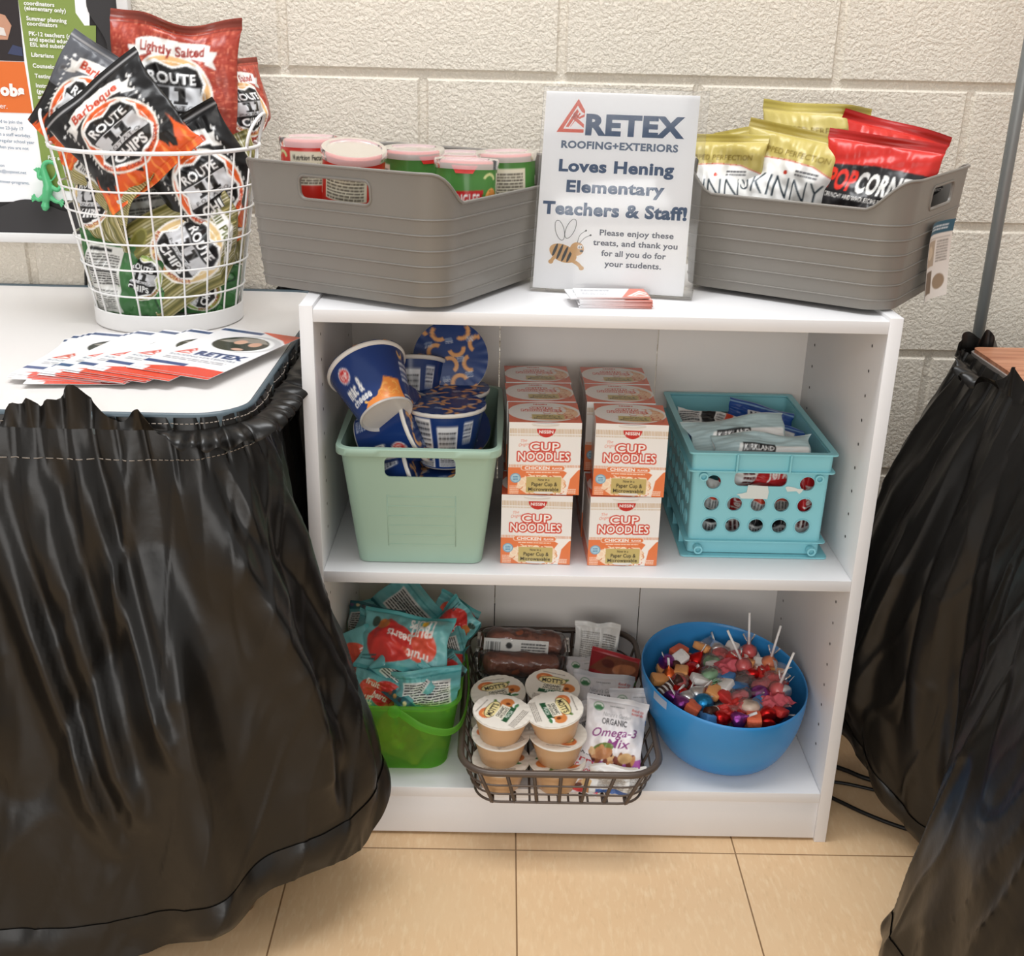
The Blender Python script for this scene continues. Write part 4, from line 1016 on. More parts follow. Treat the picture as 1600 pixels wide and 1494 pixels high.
# wavy black border strip pinned round the board
mb = MB(); z_ = np.linspace(.86, 1.5, 90); xi = -.352+.012*np.sin((z_-1.0)*2*PI/.115+.4)
V = np.concatenate([np.c_[xi, np.full(90, yb-.0016), z_], np.c_[np.full(90, x1-.017), np.full(90, yb-.0016), z_]]); mb.add(V, [(i, i+90, i+91, i+1) for i in range(89)])
x_ = np.linspace(-1.2, -.325, 120); zi = .792-.009*np.sin((x_+.45)*2*PI/.135)+.002
V = np.concatenate([np.c_[x_, np.full(120, yb-.0016), zi], np.c_[x_, np.full(120, yb-.0016), np.full(120, z0+.015)]]); mb.add(V, [(i+120, i+121, i+1, i) for i in range(119)])
tag(mb.build('scalloped_border', mat('black_border_card', (58, 56, 57), .75), smooth=False), 'wavy black border strip along the edge of the bulletin board', 'border strip')
# toy gecko stuck on the poster
def gecko():
    mb = MB(); yq = yb-.010
    def p(L): return np.array([W2(a, b, yq) for a, b in L])
    sp = catmull(p([(88, 284), (76, 262), (68, 256), (73, 270), (84, 292), (74, 308), (71, 322)][0:0] or [(80, 283), (87, 274), (88, 262), (82, 254), (72, 254), (68, 262), (71, 276), (75, 290), (74, 303), (72, 313), (71, 322), (70, 329)]), 70)
    r = np.interp(np.linspace(0, 1, 70), [0, .2, .45, .55, .68, .78, .84, .92, 1], [.0010, .0022, .0040, .0056, .0078, .0070, .0050, .0066, .0026])
    mb.add(*tube(sp, r, 12))
    for leg, toes in (([(69, 278), (62, 278), (60, 270)], 4), ([(80, 292), (89, 297), (93, 294)], 4), ([(69, 306), (62, 312), (57, 311)], 4), ([(79, 308), (86, 314), (92, 316)], 4)):
        q = catmull(p(leg), 12); mb.add(*tube(q, np.linspace(.0042, .0026, 12), 8))
        d = q[-1]-q[-2]; a0 = math.atan2(d[2], d[0])
        for k in range(toes):
            a = a0+(k-1.5)*.55; e = q[-1]+np.array([math.cos(a), 0, math.sin(a)])*.0075; mb.add(*tube([q[-1], (q[-1]+e)/2, e, e+(e-q[-1])*.08], [.0017, .0012, .0016, .0012], 6))
    o = mb.build('toy_gecko', mat('green_jelly', (96, 196, 136), .22, trans=.15, bump=.2, bscale=300))
    md = o.modifiers.new('r', 'REMESH'); md.mode = 'VOXEL'; md.voxel_size = .0008; md.use_smooth_shade = True
    return tag(o, 'green jelly gecko toy stuck head down on the poster', 'toy')
gecko()
# ================================================================== MIDDLE SHELF
ZMS, ZBS = ZM+.0006, ZB+.0006
# ---- sage bin
SAGE = mat('sage_plastic', (160, 188, 170), .42, bump=.03, bscale=400, var=.03)
sg = thing('storage_bin', 'sage green plastic bin of blue macaroni cups on the middle shelf', 'storage bin', (.1375, .142, ZMS))
def taper_body(w0, d0, w1, d1, h, r0, r1, t, lip, zoff=0, n=8, m=16, ztop=None, levels=14):
    O0, O1 = rrect(w0, d0, r0, n, m), rrect(w1, d1, r1, n, m); N_ = len(O0); zt = np.full(N_, h) if ztop is None else ztop(O0)
    lev = np.concatenate([[0, .006], np.linspace(.05, 1, levels)])
    def wall(ins, zb):
        R = []
        for q in lev:
            z = zb+(zt-zb)*q; s = (z/h)[:, None]; P = O0*(1-s)+O1*s; d = P/np.linalg.norm(P, axis=1, keepdims=True)
            R.append(np.c_[P-d*(ins+(.002 if q == 0 else 0)), z])
        return R
    A, B = wall(0, 0), wall(t, t)
    L_ = []
    if lip:
        lw, lh = lip; e = A[-1][:, :2]; d = e/np.linalg.norm(e, axis=1, keepdims=True)
        for (a, b) in ((0, -lh), (lw, -lh), (lw+.0006, -lh+.0008), (lw+.0006, -.0008), (lw, 0)): L_.append(np.c_[e+d*a, zt+b])
        A[-1] = np.c_[A[-2][:, :2]*.02+A[-1][:, :2]*.98, zt-lh-.0002]
    V = np.concatenate(A+L_+B[::-1]); k = len(A)+len(L_)+len(B)
    mb = MB(); mb.add(V, [tuple(q) for q in gridf(N_, k, True)]+[tuple(range(N_))[::-1], tuple((k-1)*N_+j for j in range(N_))])
    return mb
body = taper_body(.160, .225, .197, .272, .166, .014, .018, .0024, (.006, .010)).build('body', SAGE, sg, angle=40)
cu = MB(); c, f = prism(rrect(.088, .027, .007, 6), -.03, .03); c = np.c_[c[:, 0]+.002, c[:, 2]-.133, c[:, 1]+.1395]; cu.add(c, [q[::-1] for q in f]); cut(body, cu)
def fy(z): return -(.1125+(.136-.1125)*z/.166)
mb = MB()
for z in (.028, .042, .056, .070, .084, .098): mb.add(*rbox(-.040, .046, fy(z)-.0007, fy(z)+.001, z-.0007, z+.0007, .0003))
for xx in (-.040, .046): mb.add(*tube([(xx, fy(.026)-.0001, .026), (xx, fy(.100)-.0001, .100)], .0007, 6))
mb.build('embossed_lines', SAGE, sg)

# ---- macaroni cups
MB_BLUE = (26, 54, 114); CHEESE = (238, 170, 100)
def mac_art():
    A = Art(32, 8, 300, MB_BLUE); c = 16
    A.ell(c-4.6, 6.3, 1.05, .62, (236, 234, 240)); A.ell(c-4.6, 6.3, .9, .5, (206, 60, 60)); A.text('Kraft', c-4.6, 6.3, .55, (255, 255, 255), bold=.02, width=1.3)
    A.text('mac &', c-4.2, 5.05, 1.25, (248, 246, 242), bold=.035, width=3.4); A.text('cheese', c-3.9, 3.8, 1.25, (248, 246, 242), bold=.035, width=4.2)
    A.arc(c-2.6, 2.9, .9, .5, PI, 2*PI-.4, (242, 190, 110))
    A.poly([(c-4.0, 0), (c-3.2, 2.2), (c-1.2, 2.6), (c+1.0, 4.9), (c+3.6, 4.6), (c+4.2, 0)], (232, 140, 66))
    for i, (x, y) in enumerate(((0, 2.9), (.9, 3.6), (1.8, 3.0), (.4, 2.2), (1.4, 2.3), (2.4, 3.7), (2.4, 2.4))): A.arc(c+x, y, .62, .34, i*.9, i*.9+3.6, (246, 176, 92)); A.arc(c+x, y-.12, .62, .08, i*.9, i*.9+3.6, (204, 112, 44))
    A.rr(c+5.6, 1.7, 2.6, .9, .1, (240, 240, 240)); A.small(c+4.5, 1.4, c+6.7, 2.1, 2, (60, 60, 70), 3)
    A.small(c+4.6, 4.6, c+7.2, 6.4, 4, (214, 220, 232), 7); A.arc(c+5.2, 7.1, .5, .26, PI, 2*PI, (242, 190, 110))
    A.rect(25.5, .6, 31.5, 7.3, (230, 230, 230)); A.rect(28.5, .6, 28.7, 7.3, MB_BLUE); A.small(25.8, .8, 28.3, 7.1, 15, (52, 54, 60), 1); A.small(28.9, .8, 31.3, 7.1, 15, (52, 54, 60), 2)
    A.rect(.4, 1.2, 3.4, 6.6, (224, 226, 230)); A.small(.6, 1.4, 3.2, 6.4, 12, (50, 52, 60), 5); A.small(4.2, 1.0, 6.8, 4.6, 7, (190, 200, 220), 9); A.rect(4.3, 5.2, 5.9, 6.9, (232, 234, 240)); A.small(4.4, 5.3, 5.8, 6.8, 5, (40, 50, 80), 2)
    return A.out()
def maclid_art():
    A = Art(10, 10, 110, (28, 60, 120)); g = random.Random(4)
    pts = [(1.5, 8.2, .4), (4.1, 8.6, 2.2), (7.0, 8.3, 4.0), (8.8, 6.3, 1.0), (6.0, 6.2, 3.3), (3.2, 6.1, .9), (.9, 5.0, 5.0), (4.7, 4.1, 5.2), (7.6, 3.9, 1.8), (2.2, 3.0, 2.6), (5.7, 1.6, .3), (8.4, 1.4, 3.6), (3.2, .7, 4.4), (9.4, 9.2, 5)]
    for x, y, q in pts: A.arc(x, y, .95, .56, q, q+3.0, (228, 168, 110), 14); A.arc(x, y, .95-.24, .07, q, q+3.0, (190, 124, 70), 14)
    for x, y in ((2.4, 7.3), (5.2, 7.4), (8.0, 7.2), (1.9, 4.6), (6.3, 4.7), (4.0, 2.4), (7.1, 2.5), (1.0, 1.3)): A.small(x-.5, y-.4, x+.5, y+.4, 4, (208, 214, 226), int(x*7), .5)
    return A.out()
MACA, MACL = mac_art(), maclid_art(); BASEG = lin((196, 194, 192)); RIMW = mat('cup_rim_white', (226, 222, 216), .5)
def make_mac(M, label):
    root = thing('macaroni_cup', label, 'macaroni cup', M=M, group='macaroni cups in the sage bin'); mb = MB(); h = .078
    P, f, c = cup_mesh(MACA, [(.0345, .0025), (.037, .02), (.0495, h)], 220, rows=60); mb.add(P, f, 0, c)
    v, f = lathe([(0, .004), (.031, .004), (.033, .0005), (.0345, .0025)], 64); mb.add(v, [q[::-1] for q in f], 0, BASEG); mb.build('cup', GLOSS, root, angle=50)
    mb = MB(); mb.add(*lathe([(.0488, h-.005), (.0512, h-.0045), (.0518, h-.001), (.0510, h+.0008), (.048, h+.0006)], 72)); mb.build('rim', RIMW, root)
    mb = MB(); P, f, c = disc(MACL, .0512, h+.0012, 110, 50, .0006, .0004); mb.add(P, f, 0, c); mb.build('lid', INK, root)
    return root
def axisM(P, up, spin=0):
    """frame whose z axis is the direction up; the thing's front (-y) is turned toward the viewer, then spun"""
    z = np.array(up, float); z /= np.linalg.norm(z); v = CAM-np.array(P); y = -(v-z*(v@z)); y /= np.linalg.norm(y)+1e-9; x = np.cross(y, z)
    return Matrix([[x[i], y[i], z[i], P[i]] for i in range(3)]+[[0, 0, 0, 1]]) @ Matrix.Rotation(math.radians(spin), 4, 'Z')
def put(px, py, y, up, spin=0, off=0.):
    """origin of the thing lies off along its own axis below the seen point"""
    P = at(px, py, 'y', y); z = np.array(up, float)/np.linalg.norm(up); return axisM(P-z*off, up, spin)
mac0 = make_mac(put(588, 610, .052, (-.42, .74, .62), 10, .040), 'macaroni cup tipped back at the upper left with its white base and name showing')
def mac(label, *a): return dup(mac0, put(*a), label)
mac('macaroni cup tilted behind the tipped one showing its pale rim at the back', 640, 575, .205, (-.05, .45, .9), 160, .07)
mac('macaroni cup on its side at the back with its round lid facing out', 704, 560, .200, (.02, -.93, .38), 0, .078)
mac('macaroni cup standing upright just behind the front upright one', 706, 606, .178, (.0, .02, 1), 200, .078)
mac('macaroni cup standing upright at the front right turned to its white nutrition panel', 697, 632, .085, (-.02, .04, 1), 160, .078)
mac('macaroni cup lying on its side just above the bin rim at the front left', 625, 672, .075, (.80, -.12, .36), 80, .05)
mac('macaroni cup lying deep at the right of the bin in shadow', 708, 664, .14, (.2, -.5, .7), 30, .078)
mac('macaroni cup seen through the left of the handle slot', 640, 742, .078, (.85, -.1, .4), 90, .06)
mac('macaroni cup seen through the right of the handle slot', 705, 752, .074, (-.1, -.05, 1), 0, .06)

# ---- noodle boxes
def noodle_label(A, x, y, k):
    A.rr(x, y, 4.6*k, 2.2*k, .12*k, (196, 176, 112)); A.text('Now in a', x, y+.72*k, .36*k, (54, 48, 34), bold=.015, width=1.5*k); A.text('Paper Cup &', x+.1*k, y+.1*k, .55*k, (48, 42, 30), bold=.02, width=3.4*k)
    A.text('Microwavable', x, y-.62*k, .5*k, (48, 42, 30), bold=.02, width=4.0*k)
def cupnoodles(A, x, y, k):
    RED = (204, 62, 48)
    def both(dx, dy, c, b): A.text('CUP', x+dx*k+.05*k, y+.62*k+dy*k, 1.05*k, c, bold=b, width=(3.5+b*3)*k); A.text('NOODLES', x+dx*k, y-.62*k+dy*k, 1.12*k, c, bold=b, width=(6.2+b*3)*k)
    both(.14, -.14, (236, 150, 120), .03)
    for i in range(8): both(.13*math.cos(i*PI/4), .13*math.sin(i*PI/4), RED, .03)
    both(0, 0, (250, 246, 242), .015)
def noodle_front():
    w, h = 9.2, 9.8; A = Art(w, h, 220, (236, 234, 232)); OR = (228, 124, 74)
    for i in range(46):
        x = .1+i*.2
        A.rect(x, 8.3, x+.11, 8.95, (200, 172, 138)); A.rect(x, 7.95, x+.11, 8.15, (206, 186, 160))
        A.rect(x, 3.75, x+.11, 4.1, (220, 150, 110))
    t = np.linspace(PI, 2*PI, 16); A.poly(np.c_[4.7+1.2*np.cos(t), 8.95+1.15*np.sin(t)], (196, 40, 36)); A.text('NISSIN', 4.7, 8.55, .42, (250, 248, 246), bold=.03, width=1.8)
    A.text('The', 1.9, 7.35, .4, (222, 120, 96), rot=.15, shear=.3); A.text('Original', 2.0, 6.85, .42, (222, 120, 96), rot=.15, shear=.3, width=1.5)
    cupnoodles(A, 4.5, 5.9, 1.06)
    A.rect(0, 0, w, 3.7, OR); A.poly([(9.2, 3.7), (7.6, 3.1), (6.6, 1.6), (6.2, 0), (7.6, 0), (8.0, 2.2)], (244, 238, 232)); A.poly([(6.4, 3.7), (9.2, 3.7), (9.2, 3.5), (7.8, 2.9)], (244, 240, 236))
    A.rr(4.45, 3.65, 5.7, .72, .34, (244, 222, 206)); A.rr(4.45, 3.65, 5.5, .6, .29, OR); A.text('CHICKEN', 3.7, 3.65, .42, (252, 248, 244), bold=.04, width=3.2); A.text('FLAVOR', 6.3, 3.6, .28, (252, 248, 244), bold=.03, width=1.3)
    A.small(2.3, 3.0, 6.6, 3.2, 1, (250, 226, 206), 1)
    A.poly([(1.4, 2.2), (3.4, 2.7), (6.8, 2.6), (7.6, 1.2), (6.0, .1), (2.4, .1), (1.1, 1.0)], (244, 214, 184))
    g = random.Random(3)
    for i in range(26): A.arc(g.uniform(1.4, 7.0), g.uniform(.3, 2.4), .45, .12, g.uniform(0, 6), g.uniform(6, 9), g.choice([(232, 170, 120), (216, 130, 84), (250, 232, 206), (206, 96, 56)]), 8)
    A.ell(.95, 2.25, .68, .66, (112, 168, 198)); A.ell(.95, 2.25, .55, .53, (178, 208, 222)); A.small(.6, 1.95, 1.3, 2.6, 3, (70, 130, 170), 2)
    A.small(.2, .1, 1.4, 1.3, 5, (250, 214, 190), 3); A.small(6.2, .2, 8.8, .9, 3, (250, 224, 204), 8)
    noodle_label(A, 4.6, 1.35, .98)
    return A.out()
def noodle_top():
    w, h = 9.2, 8.4; A = Art(w, h, 150, (222, 104, 72)); A.ell(4.6, 4.3, 4.7, 4.0, (240, 236, 232)); A.ell(5.4, 3.9, 3.6, 3.0, (236, 190, 150)); A.ell(3.8, 5.0, 3.7, 3.1, (240, 236, 232)); g = random.Random(8)
    for i in range(40): A.arc(g.uniform(4.4, 8.3), g.uniform(1.6, 6.2), .5, .14, g.uniform(0, 6), g.uniform(6, 9), g.choice([(216, 130, 84), (246, 216, 180), (190, 84, 48)]), 8)
    cupnoodles(A, 4.2, 5.5, .8); noodle_label(A, 5.0, 2.3, .9); A.text('NISSIN', 4.2, 7.5, .5, (204, 62, 48), bold=.03, width=1.8)
    return A.out()
def noodle_side():
    A = Art(8.4, 9.8, 60, (226, 222, 218)); A.rect(0, 0, 8.4, 2.2, (226, 112, 62)); A.rect(.8, 2.8, 7.6, 8.6, (238, 236, 232)); A.small(1.1, 3.1, 7.3, 8.3, 16, (150, 140, 134), 2); A.text('CUP NOODLES', 4.2, 9.1, .6, (204, 62, 48), bold=.04, width=5)
    return A.out()
NF, NT, NS = noodle_front(), noodle_top(), noodle_side()
def make_noodle(M, label):
    root = thing('noodle_box', label, 'noodle box', M=M, group='boxes of instant noodles'); w, d, h = .0905, .083, .0965; x, y = w/2, d/2; tp = .96
    mb = MB(); panel(mb, NF, (-x, -y, 0), (w, 0, 0), (0, 0, h)); panel(mb, NF, (x, y, 0), (-w, 0, 0), (0, 0, h), res=.25)
    panel(mb, NS, (x, -y, 0), (0, d, 0), (0, 0, h)); panel(mb, NS, (-x, y, 0), (0, -d, 0), (0, 0, h)); panel(mb, NT, (-x, -y, h), (w, 0, 0), (0, d, 0)); mb.add([(-x, -y, 0), (-x, y, 0), (x, y, 0), (x, -y, 0)], [(0, 1, 2, 3)], 0, (.7, .68, .66))
    mb.build('sleeve', GLOSS, root, smooth=False)
    mb = MB(); P, f = lathe([(.0, .0925), (.0445, .0925), (.0452, .094), (.0445, .0958), (.0, .0958)], 56); mb.add(P, f); P, f = lathe([(0, .0012), (.0428, .0012), (.0436, .0025), (.043, .004), (0, .004)], 56); mb.add(P, f)
    mb.build('cup_rim', RIMW, root, angle=40)
    return root
NB = [(.2875, .0745, 0, -1), (.399, .0745, 0, 1.5), (.289, .162, 0, 1), (.397, .163, 0, 0), (.288, .249, 0, 0), (.398, .250, 0, -1),
      (.2935, .0745, 1, 1), (.4035, .0745, 1, -2), (.290, .162, 1, 2.5), (.3975, .164, 1, -1), (.2885, .250, 1, 2), (.398, .251, 1, 1)]
NL = ['bottom front box of instant noodles in the left stack', 'bottom front box of instant noodles in the right stack', 'bottom box of instant noodles in the left stack, second row back', 'bottom box of instant noodles in the right stack, second row back', 'bottom box of instant noodles in the left stack, against the back', 'bottom box of instant noodles in the right stack, against the back',
      'upper front box of instant noodles in the left stack', 'upper front box of instant noodles in the right stack', 'upper box of instant noodles in the left stack, second row back', 'upper box of instant noodles in the right stack, second row back', 'upper box of instant noodles in the left stack, against the back', 'upper box of instant noodles in the right stack, against the back']
nb = None
for (x, y, k, rz), lab in zip(NB, NL):
    M = Matrix.Translation((x, y, ZMS+k*.0977)) @ Matrix.Rotation(math.radians(rz), 4, 'Z')
    if nb is None: nb = make_noodle(M, lab)
    else: dup(nb, M, lab)

# ---- turquoise crate
TEAL = mat('turquoise_plastic', (138, 204, 214), .36, bump=.03, bscale=400, var=.02)
cr = thing('crate', 'turquoise plastic crate with round holes at the right of the middle shelf', 'crate', (.5790, .2, ZMS))
w, d, h = .176, .252, .147
def shell(w0, d0, w1, d1, z0, z1, t, floor_=False):
    A, B = rrect(w0, d0, .006, 4), rrect(w1, d1, .006, 4); n = len(A); ins = lambda P: P-np.sign(P)*t
    V = [np.c_[A, np.full(n, z0)], np.c_[B, np.full(n, z1)], np.c_[ins(B), np.full(n, z1)], np.c_[ins(A), np.full(n, z0+(t if floor_ else 0))]]
    mb = MB(); f = [tuple(q) for q in gridf(n, 4, True, not floor_)]
    if floor_: f += [tuple(range(n))[::-1], tuple(3*n+j for j in range(n))]
    mb.add(np.concatenate(V), f); return mb
body = shell(w, d, w+.004, d+.004, .003, h-.003, .0026, True).build('body', TEAL, cr, angle=35)
cu = MB()
def hole(cx, cz, axis, P):
    c, f = prism(P, -.012, .012)
    for s in (-1, 1):
        if axis == 'y': q = np.c_[c[:, 0]+cx, c[:, 2]+s*(d/2+.001), c[:, 1]+cz]; cu.add(q, [k[::-1] for k in f])
        else: q = np.c_[c[:, 2]+s*(w/2+.001), c[:, 0]+cx, c[:, 1]+cz]; cu.add(q, f)
circ = np.c_[np.cos(np.arange(28)*2*PI/28), np.sin(np.arange(28)*2*PI/28)]*.0098
rings = []
for cx in (-.0615, -.031, 0, .031, .0615):
    for cz in (.043, .0735, .104):
        if cz == .104 and abs(cx) < .05: continue
        hole(cx, cz, 'y', circ); rings.append((cx, cz, 'y'))
for cx in np.linspace(-.098, .098, 7):
    for cz in (.043, .0735, .104): hole(cx, cz, 'x', circ); rings.append((cx, cz, 'x'))
hole(0, .1095, 'y', rrect(.069, .021, .008, 5)); cut(body, cu)
mb = MB(); t = np.arange(24)*2*PI/24
for cx, cz, ax in rings:
    P = np.c_[np.cos(t), np.sin(t)]*.0104
    for s in (-1, 1):
        mb2 = MB()
        if ax == 'y': q = np.c_[P[:, 0]+cx, np.full(24, s*(d/2+.0014)), P[:, 1]+cz]
        else: q = np.c_[np.full(24, s*(w/2+.0014)), P[:, 0]+cx, P[:, 1]+cz]
        mb2.add(*tube(q, .0009, 5, True)); mb2.build('hole_rim', TEAL, cr)
cl = MB(); A_ = rrect(w+.017, d+.017, .007, 4)
for (z0, z1, e) in ((h-.0022, h, .0175), (h-.0270, h-.0252, .0155)):
    m_ = shell(w+e, d+e, w+e, d+e, z0, z1, .0085 if e > .016 else .0075); cl.v += m_.v; cl.f += [q+cl.n for q in m_.f]; cl.m += m_.m; cl.c += m_.c; cl.n += m_.n
m_ = shell(w+.0062, d+.0062, w+.008, d+.008, h-.026, h-.001, .0022); cl.v += m_.v; cl.f += [q+cl.n for q in m_.f]; cl.m += m_.m; cl.c += m_.c; cl.n += m_.n
for cx in (-.0345, .0345):
    for s in (-1, 1): cl.add(*rbox(cx-.001, cx+.001, s*(d/2+.006)-.0055, s*(d/2+.006)+.0028, h-.026, h-.001, .0003))
cl.build('collar', TEAL, cr, angle=35)
bs = MB()
for (z0, z1, e) in ((0, .0022, .020), (.021, .0226, .013)):
    m_ = shell(w+e, d+e, w+e, d+e, z0, z1, .0105 if e > .015 else .007); bs.v += m_.v; bs.f += [q+bs.n for q in m_.f]; bs.m += m_.m; bs.c += m_.c; bs.n += m_.n
for sx in (-1, 1):
    for k in np.linspace(-.09, .09, 4): bs.add(*rbox(sx*(w/2+.003)-.0035, sx*(w/2+.003)+.0035, k-.0008, k+.0008, .002, .0215, .0002))
bs.build('base_flange', TEAL, cr, angle=35)
for sx in (-1, 1):
    for z, L_ in ((.0105, .011), (.1125, .0065)):
        for s in (-1, 1):
            mb = MB(); o_ = np.array([(.0058, 0), (.0058, L_), (.0036, L_), (.0036, L_-.005), (0, L_-.005)]); v, f = lathe(o_, 24); v = np.array(v); v = np.c_[v[:, 0]+sx*(w/2-.0125), s*(d/2+.0005)+s*v[:, 2], v[:, 1]+z]
            mb.add(v, f if s < 0 else [q[::-1] for q in f]); mb.build('peg', TEAL, cr, angle=35)
TAPE = mat('tape_residue', (214, 220, 216), .7)
for P in ([(-.030, .088), (-.026, .086), (-.024, .082), (.011, .082), (.012, .092), (.010, .100), (-.016, .101), (-.017, .091), (-.024, .089)], [(.033, .099), (.036, .093), (.048, .094), (.052, .090), (.055, .093), (.057, .097), (.050, .097), (.045, .099), (.036, .1005)]):
    P = np.array(P); mb = MB(); v, f = prism(P, 0, .0005); v = np.c_[v[:, 0], -(d/2+.0014+.0*v[:, 1])-v[:, 2]-.0006, v[:, 1]]; mb.add(v, f); mb.build('tape_residue', TAPE, cr, smooth=False)

# ---- snack bars in the crate
def bar_art(kind):
    w, h = 15, 5; A = Art(w, h, 110, (232, 232, 230))
    if kind == 'silver':
        A.rect(0, 0, 15, 5, (176, 196, 198)); 
        for i in range(12): A.rect(0, i*.42, 15, i*.42+.12, (150, 174, 178))
        A.rr(9.2, 1.5, 11, 2.6, .2, (236, 236, 234)); A.rect(4.2, 1.6, 9.4, 2.9, (26, 26, 28)); A.text('KIRKLAND', 6.8, 2.25, .85, (250, 250, 250), bold=.04, width=4.7)
        A.text('NUT BAR', 11.4, .9, .8, (40, 40, 44), bold=.03, width=3)
    elif kind == 'blue':
        A.rect(0, 0, 15, 5, (34, 78, 156)); A.rr(8.5, 2.0, 8, 2.6, .2, (236, 236, 236)); A.text('NUT', 7.4, 2.2, 1.7, (30, 36, 60), bold=.05, width=4.6); A.rect(0, 4.2, 15, 4.5, (150, 186, 216))
    elif kind == 'red':
        A.rect(0, 0, 15, 5, (186, 34, 38)); A.poly([(0, 0), (5, 0), (8, 5), (3, 5)], (238, 236, 234)); A.text('Jerky', 10.6, 2.4, 1.6, (246, 240, 236), bold=.03, width=4.6, shear=.2); A.small(4, .8, 6, 4, 4, (90, 30, 30), 3)
    else:
        A.rect(0, 0, 15, 5, (226, 226, 224)); A.rect(5.5, 0, 8.6, 5, (30, 30, 32)); A.rect(11, 0, 12.6, 5, (216, 74, 48)); A.small(.6, .5, 5, 4.5, 7, (70, 70, 74), 5); A.small(8.9, .6, 10.8, 4.4, 7, (90, 90, 92), 6)
    return A.out()
BA = {k: bar_art(k) for k in ('silver', 'blue', 'red', 'white')}
def barx(kind, label, px, py, y, roll, tilt, yaw, seed, w=.125, t=.016):
    return bag('snack_bar', label, 'snack bar', 'snack bars in the turquoise crate', facing(at(px, py, 'y', y), roll, tilt, yaw), inside=confine(Matrix.Translation((.5790, .2, ZMS)), .168, .244, .170, .246, .147, .006, .006), front=BA[kind], back=BA['white'], w=w, h=w*.36, t=t, seed=seed, seal=.02, warp=.002, nu=110)
barx('blue', 'blue wrapped snack bar standing at the back right of the crate', 1187, 652, .27, -12, 30, -10, 61, .10)
barx('white', 'white snack bar with zigzag end at the back left of the crate', 1108, 660, .24, -8, 55, 0, 62, .10)
barx('blue', 'blue wrapped snack bar lying at the left of the crate', 1112, 679, .17, 8, 60, 10, 63, .075)
barx('blue', 'blue wrapped snack bar lying right of the front silver ones', 1205, 680, .19, -8, 50, 0, 64, .10)
barx('silver', 'silver striped snack bar with its full black name plate on top of the pile', 1150, 679, .135, 6, 48, 4, 65, .145)
barx('silver', 'silver striped snack bar lying low against the front edge of the crate', 1190, 702, .105, 2, 48, -4, 66, .135)
barx('red', 'red and white snack packet seen in the handle slot of the crate', 1190, 736, .098, 4, 0, 0, 67, .12, .018)
barx('white', 'black and white snack packet behind the left holes of the crate', 1118, 800, .100, 88, 0, 0, 68, .10)
barx('red', 'red snack packet standing behind the right holes of the crate', 1255, 795, .100, 92, 0, 0, 69, .11)
barx('white', 'white snack packet standing behind the middle holes of the crate', 1182, 805, .102, 84, 0, 0, 70, .10)
barx('red', 'red and white snack packet second from the left behind the crate holes', 1147, 800, .115, 97, 0, 0, 71, .11)
barx('white', 'white snack packet second from the right behind the crate holes', 1220, 805, .116, 95, 0, 0, 72, .105)

# ================================================================== BOTTOM SHELF
# ---- green bucket
GRN = mat('green_clear_plastic', (156, 222, 108), .22, printed=False)
N, L = GRN.node_tree.nodes, GRN.node_tree.links; b_ = N['Principled BSDF']; tr = N.new('ShaderNodeBsdfTransparent'); tr.inputs[0].default_value = tuple(lin((218, 246, 186)))+(1,)
tl = N.new('ShaderNodeBsdfTranslucent'); tl.inputs[0].default_value = tuple(lin((176, 238, 120)))+(1,)
m1 = N.new('ShaderNodeMixShader'); m1.inputs[0].default_value = .62; L.new(b_.outputs[0], m1.inputs[1]); L.new(tl.outputs[0], m1.inputs[2])
m2 = N.new('ShaderNodeMixShader'); m2.inputs[0].default_value = .62; L.new(m1.outputs[0], m2.inputs[1]); L.new(tr.outputs[0], m2.inputs[2])
L.new(m2.outputs[0], N['Material Output'].inputs[0])
bk = thing('bucket', 'green see-through plastic bucket of fruit snack packets on the bottom shelf', 'bucket', (.1125, .150, ZBS))
mb = taper_body(.118, .215, .154, .262, .116, .03, .038, .0018, (.0035, .005), n=10); mb.build('body', GRN, bk, angle=40)
mb = MB(); P = catmull([(-.010, -.134, .113), (.005, -.143, .108), (.030, -.152, .097), (.062, -.146, .087), (.080, -.120, .085), (.0875, -.06, .088), (.086, .0, .092), (.082, .03, .104)], 50)
k = len(P); T = np.gradient(P, axis=0); T /= np.linalg.norm(T, axis=1, keepdims=True); out_ = P*[1, .6, 0]; out_ /= np.linalg.norm(out_, axis=1, keepdims=True); Bn = np.cross(T, out_); Bn /= np.linalg.norm(Bn, axis=1, keepdims=True)
th8 = np.arange(12)*2*PI/12; V = np.concatenate([P[i]+out_[i]*.0016*np.cos(th8)[:, None]+Bn[i]*.0055*np.sin(th8)[:, None] for i in range(k)])
mb.add(V, [tuple(q) for q in gridf(12, k, True)]+[tuple(range(12))[::-1], tuple((k-1)*12+j for j in range(12))]); mb.build('handle', GRN, bk)
mb = MB(); mb.add(*lathe([(0, -.004), (.0075, -.004), (.009, -.001), (.009, .002), (.006, .0035), (0, .004)], 24), M=Matrix.Translation((-.010, -.1375, .1125)) @ Matrix.Rotation(PI/2, 4, 'X')); mb.build('handle_pivot', GRN, bk)

